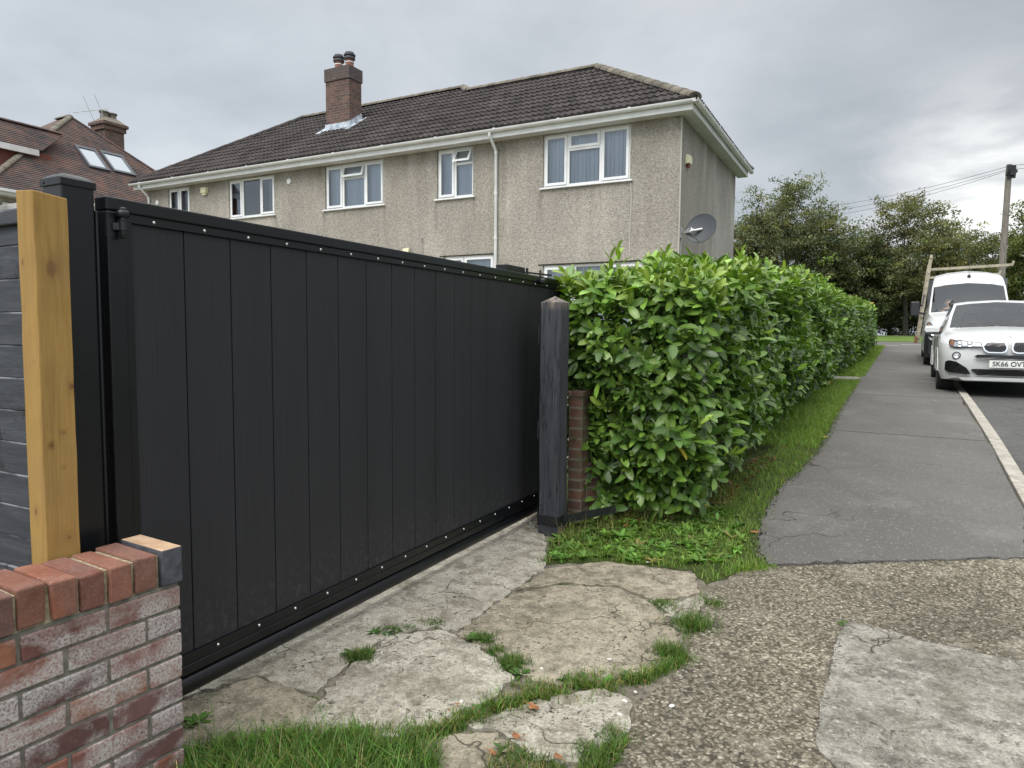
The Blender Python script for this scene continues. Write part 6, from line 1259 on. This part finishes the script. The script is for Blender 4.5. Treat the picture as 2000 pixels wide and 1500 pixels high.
#      y     w    zb   arch belt  gw   ew   ez    zt
stv = [(0.0, .80, .32, .32, .72, .78, .70, .92, .96), (.05, .90, .26, .26, .80, .86, .74, 1.02, 1.06), (.18, .96, .24, .24, .95, .93, .78, 1.13, 1.17), (.42, .985, .24, .24, 1.05, .95, .80, 1.24, 1.29), (.55, .99, .24, .52, 1.09, .955, .81, 1.27, 1.33), (.72, .99, .24, .70, 1.14, .96, .82, 1.31, 1.37), (.95, .99, .24, .78, 1.2, .96, .86, 1.36, 1.42), (1.18, .99, .24, .70, 1.22, .96, .88, 1.38, 1.44), (1.32, .99, .26, .52, 1.24, .96, .90, 1.42, 1.48),
       (1.36, .99, .28, .28, 1.25, .955, .90, 1.44, 1.50), (1.62, .99, .28, .28, 1.26, .95, .875, 1.76, 1.83), (1.90, .99, .28, .28, 1.27, .95, .85, 2.04, 2.12), (2.05, .99, .28, .28, 1.27, .95, .84, 2.16, 2.27), (2.30, .99, .28, .28, 1.28, .955, .80, 2.38, 2.50), (2.62, .99, .28, .28, 1.28, .96, .76, 2.50, 2.63), (3.1, .99, .28, .28, 1.28, .965, .76, 2.56, 2.68), (4.4, .99, .28, .28, 1.28, .97, .77, 2.56, 2.69), (4.6, .99, .28, .55, 1.28, .97, .77, 2.56, 2.69), (4.95, .99, .28, .78, 1.28, .97, .77, 2.56, 2.69), (5.3, .99, .28, .55, 1.28, .97, .77, 2.56, 2.69), (5.34, .99, .28, .28, 1.28, .97, .77, 2.56, 2.69), (6.1, .98, .34, .34, 1.28, .96, .76, 2.54, 2.67), (6.15, .96, .40, .40, 1.25, .94, .74, 2.50, 2.62)]
def zv(i, j):
    if 9 <= i <= 11 and j >= 9: return 1
    if j == 7 and 10 <= i <= 12: return 2
    if i <= 3 and 1 <= j <= 5: return 4
    return 0
hull(van, stv, m_vanwhite, zv)
fv = Front([0, .5, .8, .9, .96, .985], [-.04, -.015, .0, .05, .18, .42], [.2, .7, .9, 1.0, 1.12, 1.25], [.02, -.02, .0, .05, .17, .36])
fv.patch([(-.78, .27), (.78, .27), (.90, .40), (.90, .66), (.80, .74), (-.80, .74), (-.90, .66), (-.90, .40)], .02, .05, 8).build('front_bumper', m_plastic, van, smooth=45)
fv.patch([(-.52, .74), (.52, .74), (.58, .92), (.50, .99), (-.50, .99), (-.58, .92)], .03, .05, 6).build('grille', m_plastic, van, smooth=45)
b = MB(); b.lathe([(.10, 0), (.10, .012), (.085, .014)], (0, fv.y(0, .88) - .04, .87), (0, -1, .1), 24); b.build('grille_ring', m_chrome, van, smooth=40)
fv.patch([(-.72, .44), (.72, .44), (.72, .56), (-.72, .56)], .026, .02, 8).build('bumper_slot', m_gloss, van)
fv.patch([(-.46, 1.155), (.46, 1.155), (.40, 1.20), (-.40, 1.20)], .02, .04, 5).build('bonnet_vent', m_plastic, van)
for s in (1, -1):
    hl = [(.60, .80), (.80, .78), (.93, .82), (.965, 1.0), (.95, 1.16), (.88, 1.18), (.80, 1.05), (.64, .95)]; hb = [(.63, .82), (.80, .80), (.91, .84), (.945, 1.0), (.935, 1.13), (.89, 1.14), (.82, 1.02), (.66, .93)]
    if s < 0: hl, hb = mirror_poly(hl), mirror_poly(hb)
    h_ = fv.patch(hl, .012, .04, 3).build('headlight', m_plastic, van, smooth=50); fv.patch(hb, .018, .01, 3).build('reflector', m_refl, h_, smooth=50)
    b = MB(); b.lathe([(.075, 0), (.07, .02), (.045, .008), (.01, .02)], (.80 * s, fv.y(.8, .9) - .02, .895), (.2 * s, -1, .1), 18); b.build('lamp_bowl', m_bulb, h_, smooth=40)
    ob = [(.90, 1.05), (.945, 1.02), (.94, 1.13), (.89, 1.14)]; fv.patch(ob if s > 0 else mirror_poly(ob), .026, .01, 3).build('indicator', m_orange, h_)
    for y in (.95, 4.95): wheel(van, .86 * s, y, .355, .235, s, m_plastic)
    [MB().box(min(s * .56, s * .60), max(s * .56, s * .60), y_, y_ + .83, .2, .9).build('wheel_well', m_plastic, van) for y_ in (.5, 4.54)]
    b = MB(); x0, x1 = sorted((s * 1.12, s * 1.34)); b.box(x0, x1, 1.44, 1.58, 1.36, 1.76); mm_ = b.build('door_mirror', m_plastic, van, bevel=.03); MB().bar((s * .97, 1.56, 1.42), (s * 1.16, 1.52, 1.46), .06, .05).build('mirror_arm', m_plastic, mm_); MB().bar((s * .95, 1.62, 1.64), (s * 1.16, 1.52, 1.66), .05, .04).build('mirror_arm', m_plastic, mm_)
    b = MB(); x0, x1 = sorted((s * .42 - .24, s * .42 + .24)); b.box(x0, x1, 2.25, 2.42, .9, 1.50); b.build('seat', m_seat, van, bevel=.05)
    MB().box(s * .42 - .13, s * .42 + .13, 2.30, 2.42, 1.54, 1.74).build('headrest', m_seat, van, bevel=.04)
b = MB(); b.box(-.86, .86, 1.45, 1.85, 1.0, 1.42); b.build('dashboard', m_plastic, van, bevel=.03)
b = MB(); b.tube([(-.42 + .2 * math.cos(t), 1.98 + .12 * math.sin(t), 1.42 + .15 * math.sin(t)) for t in [6.2832 * k / 20 for k in range(21)]], .016, 6); b.build('steering_wheel', m_plastic, van)
MB().box(-.93, .93, 2.66, 2.70, .35, 2.42).build('bulkhead', m_seat, van)
MB().tube([(-.75, 1.36, 1.52), (-.05, 1.38, 1.55)], .012, 6).build('wiper', m_plastic, van); MB().tube([(.05, 1.36, 1.54), (.72, 1.38, 1.50)], .012, 6).build('wiper', m_plastic, van)
b = MB(); b.lathe([(.035, 0), (.045, .03), (.04, .06), (.012, .09)], (.02, 2.25, 2.43), (0, -.6, 1), 12); b.tube([(.02, 2.22, 2.50), (.02, 2.45, 3.0)], .006, 6); b.build('roof_aerial', m_plastic, van)
# glazing rack: leaning side frame, posts and roof bars
rk = MB(); xs_b, xs_t = -1.13, -.90; zb_, zt_ = .62, 3.02
def rackp(y, t): return Vector((xs_b + (xs_t - xs_b) * t, y, zb_ + (zt_ - zb_) * t))
for y in (1.55, 3.0, 4.4, 5.8): rk.bar(rackp(y, 0), rackp(y, 1), .05, .075, up=(1, 0, 0))
for t in (.06, .3, .55, .8, .97): rk.bar(rackp(1.5, t), rackp(5.9, t), .05, .05)
rk.build('side_rack', m_rack, van, bevel=.006)
rk = MB()
for y in (2.5, 5.6): rk.bar((-.94, y, 2.70), (1.02, y, 2.76), .07, .07); rk.bar((1.0, y, 2.75), (1.03, y, 2.86), .05, .05); rk.bar((-.74, y, 2.4), (-.74, y, 2.70), .04, .04); rk.bar((.74, y, 2.4), (.74, y, 2.73), .04, .04)
rk.build('roof_bars', m_rack, van, bevel=.006)
b = MB(); b.box(-1.21, -1.15, 1.42, 1.60, .62, .82); b.build('rack_end_marker', m_orange, van, bevel=.01)
b = MB(); b.bar(rackp(1.54, .42) + Vector((-.03, -.03, 0)), rackp(1.54, .56) + Vector((-.03, -.03, 0)), .10, .02, up=(1, 0, 0)); b.build('strap', m_vanblue, van)
# the driver seated in the van
def make_person(loc, az_, label):
    root = thing('person', label, 'person', loc, az_); V = []; E_s = []; Rr = []
    def J(p, r, par=None):
        V.append(p); Rr.append(r); i = len(V) - 1
        if par is not None: E_s.append((par, i))
        return i
    pel = J((0, 0, .10), .15); wa = J((0, .02, .25), .135, pel); chs = J((0, .0, .43), .155, wa); up_c = J((0, .0, .54), .12, chs); nk = J((0, -.01, .62), .052, up_c); hd0 = J((0, -.02, .69), .068, nk); hd1 = J((0, -.025, .765), .082, hd0); hd2 = J((0, -.015, .82), .062, hd1)
    for s in (1, -1):
        sh = J((.17 * s, .0, .53), .065, up_c); el = J((.25 * s, -.10, .30), .045, sh); wr = J((.19 * s, -.34, .36), .030, el); ha = J((.18 * s, -.40, .39), .036, wr)
        hp = J((.10 * s, -.05, .07), .10, pel); kn = J((.15 * s, -.46, .12), .065, hp); an_ = J((.15 * s, -.52, -.28), .042, kn); ft = J((.15 * s, -.66, -.33), .036, an_)
        for k in range(4): f0 = J((.18 * s + (k - 1.5) * .018, -.435, .40), .0095, ha); J((.18 * s + (k - 1.5) * .018, -.46, .375), .008, f0)
        th = J((.15 * s, -.415, .415), .010, ha)
    me = bpy.data.meshes.new('person_body'); me.from_pydata(V, E_s, []); o = bpy.data.objects.new('body', me); C.objects.link(o); o.parent = root
    sk = o.modifiers.new('skin', 'SKIN'); sl_ = me.skin_vertices[0].data
    for i, r in enumerate(Rr): sl_[i].radius = (r, r); sl_[i].use_root = (i == 0)
    ss = o.modifiers.new('sub', 'SUBSURF'); ss.levels = 1; ss.render_levels = 2; me.materials.append(m_skin)
    def over(name, m, segs):
        b = MB()
        for pts, rr_ in segs: b.tube(pts, rr_, 12)
        return b.build(name, m, root, smooth=60)
    over('shirt', m_shirt, [([(0, .0, .02), (0, .02, .25), (0, 0, .43), (0, 0, .55), (0, 0, .585)], [.165, .16, .175, .14, .07])] + [([(.12 * s, 0, .53), (.18 * s, 0, .53), (.235 * s, -.07, .37)], [.085, .078, .062]) for s in (1, -1)])
    over('trousers', m_plastic, [([(.09 * s, .0, .07), (.15 * s, -.46, .12), (.15 * s, -.52, -.24)], [.115, .08, .055]) for s in (1, -1)])
    b = MB(); b.lathe([(.006, -.01), (.075, .02), (.090, .045), (.092, .075), (.08, .105), (.05, .125), (.01, .132)], (0, .0, .735), (0, .25, 1), 18); b.build('hair', m_hair, root, smooth=60)
    for s in (1, -1):
        b = MB(); b.lathe([(.011, 0), (.010, .005), (.002, .008)], (.032 * s, -.100, .775), (0, -1, 0), 10); b.build('eye', m_text, root); b = MB(); b.lathe([(.02, 0), (.022, .008), (.010, .014)], (.085 * s, -.01, .765), (s, 0, 0), 10, sc=(.6, 1)); b.build('ear', m_skin, root)
    b = MB(); b.add([(0, -.125, .735), (-.016, -.095, .738), (.016, -.095, .738), (0, -.10, .785), (0, -.098, .728)], [(0, 1, 3), (0, 3, 2), (0, 4, 1), (0, 2, 4)]); b.build('nose', m_skin, root); MB().box(-.024, .024, -.099, -.092, .704, .712).build('mouth', m_red, root, bevel=.002)
    return root
pm = van.location + azv(29.9) * 2.12 + azv(119.9) * -.42
make_person((pm.x, pm.y, van.location.z + .98), 29.9, 'person in a dark grey top sitting behind the van windscreen')
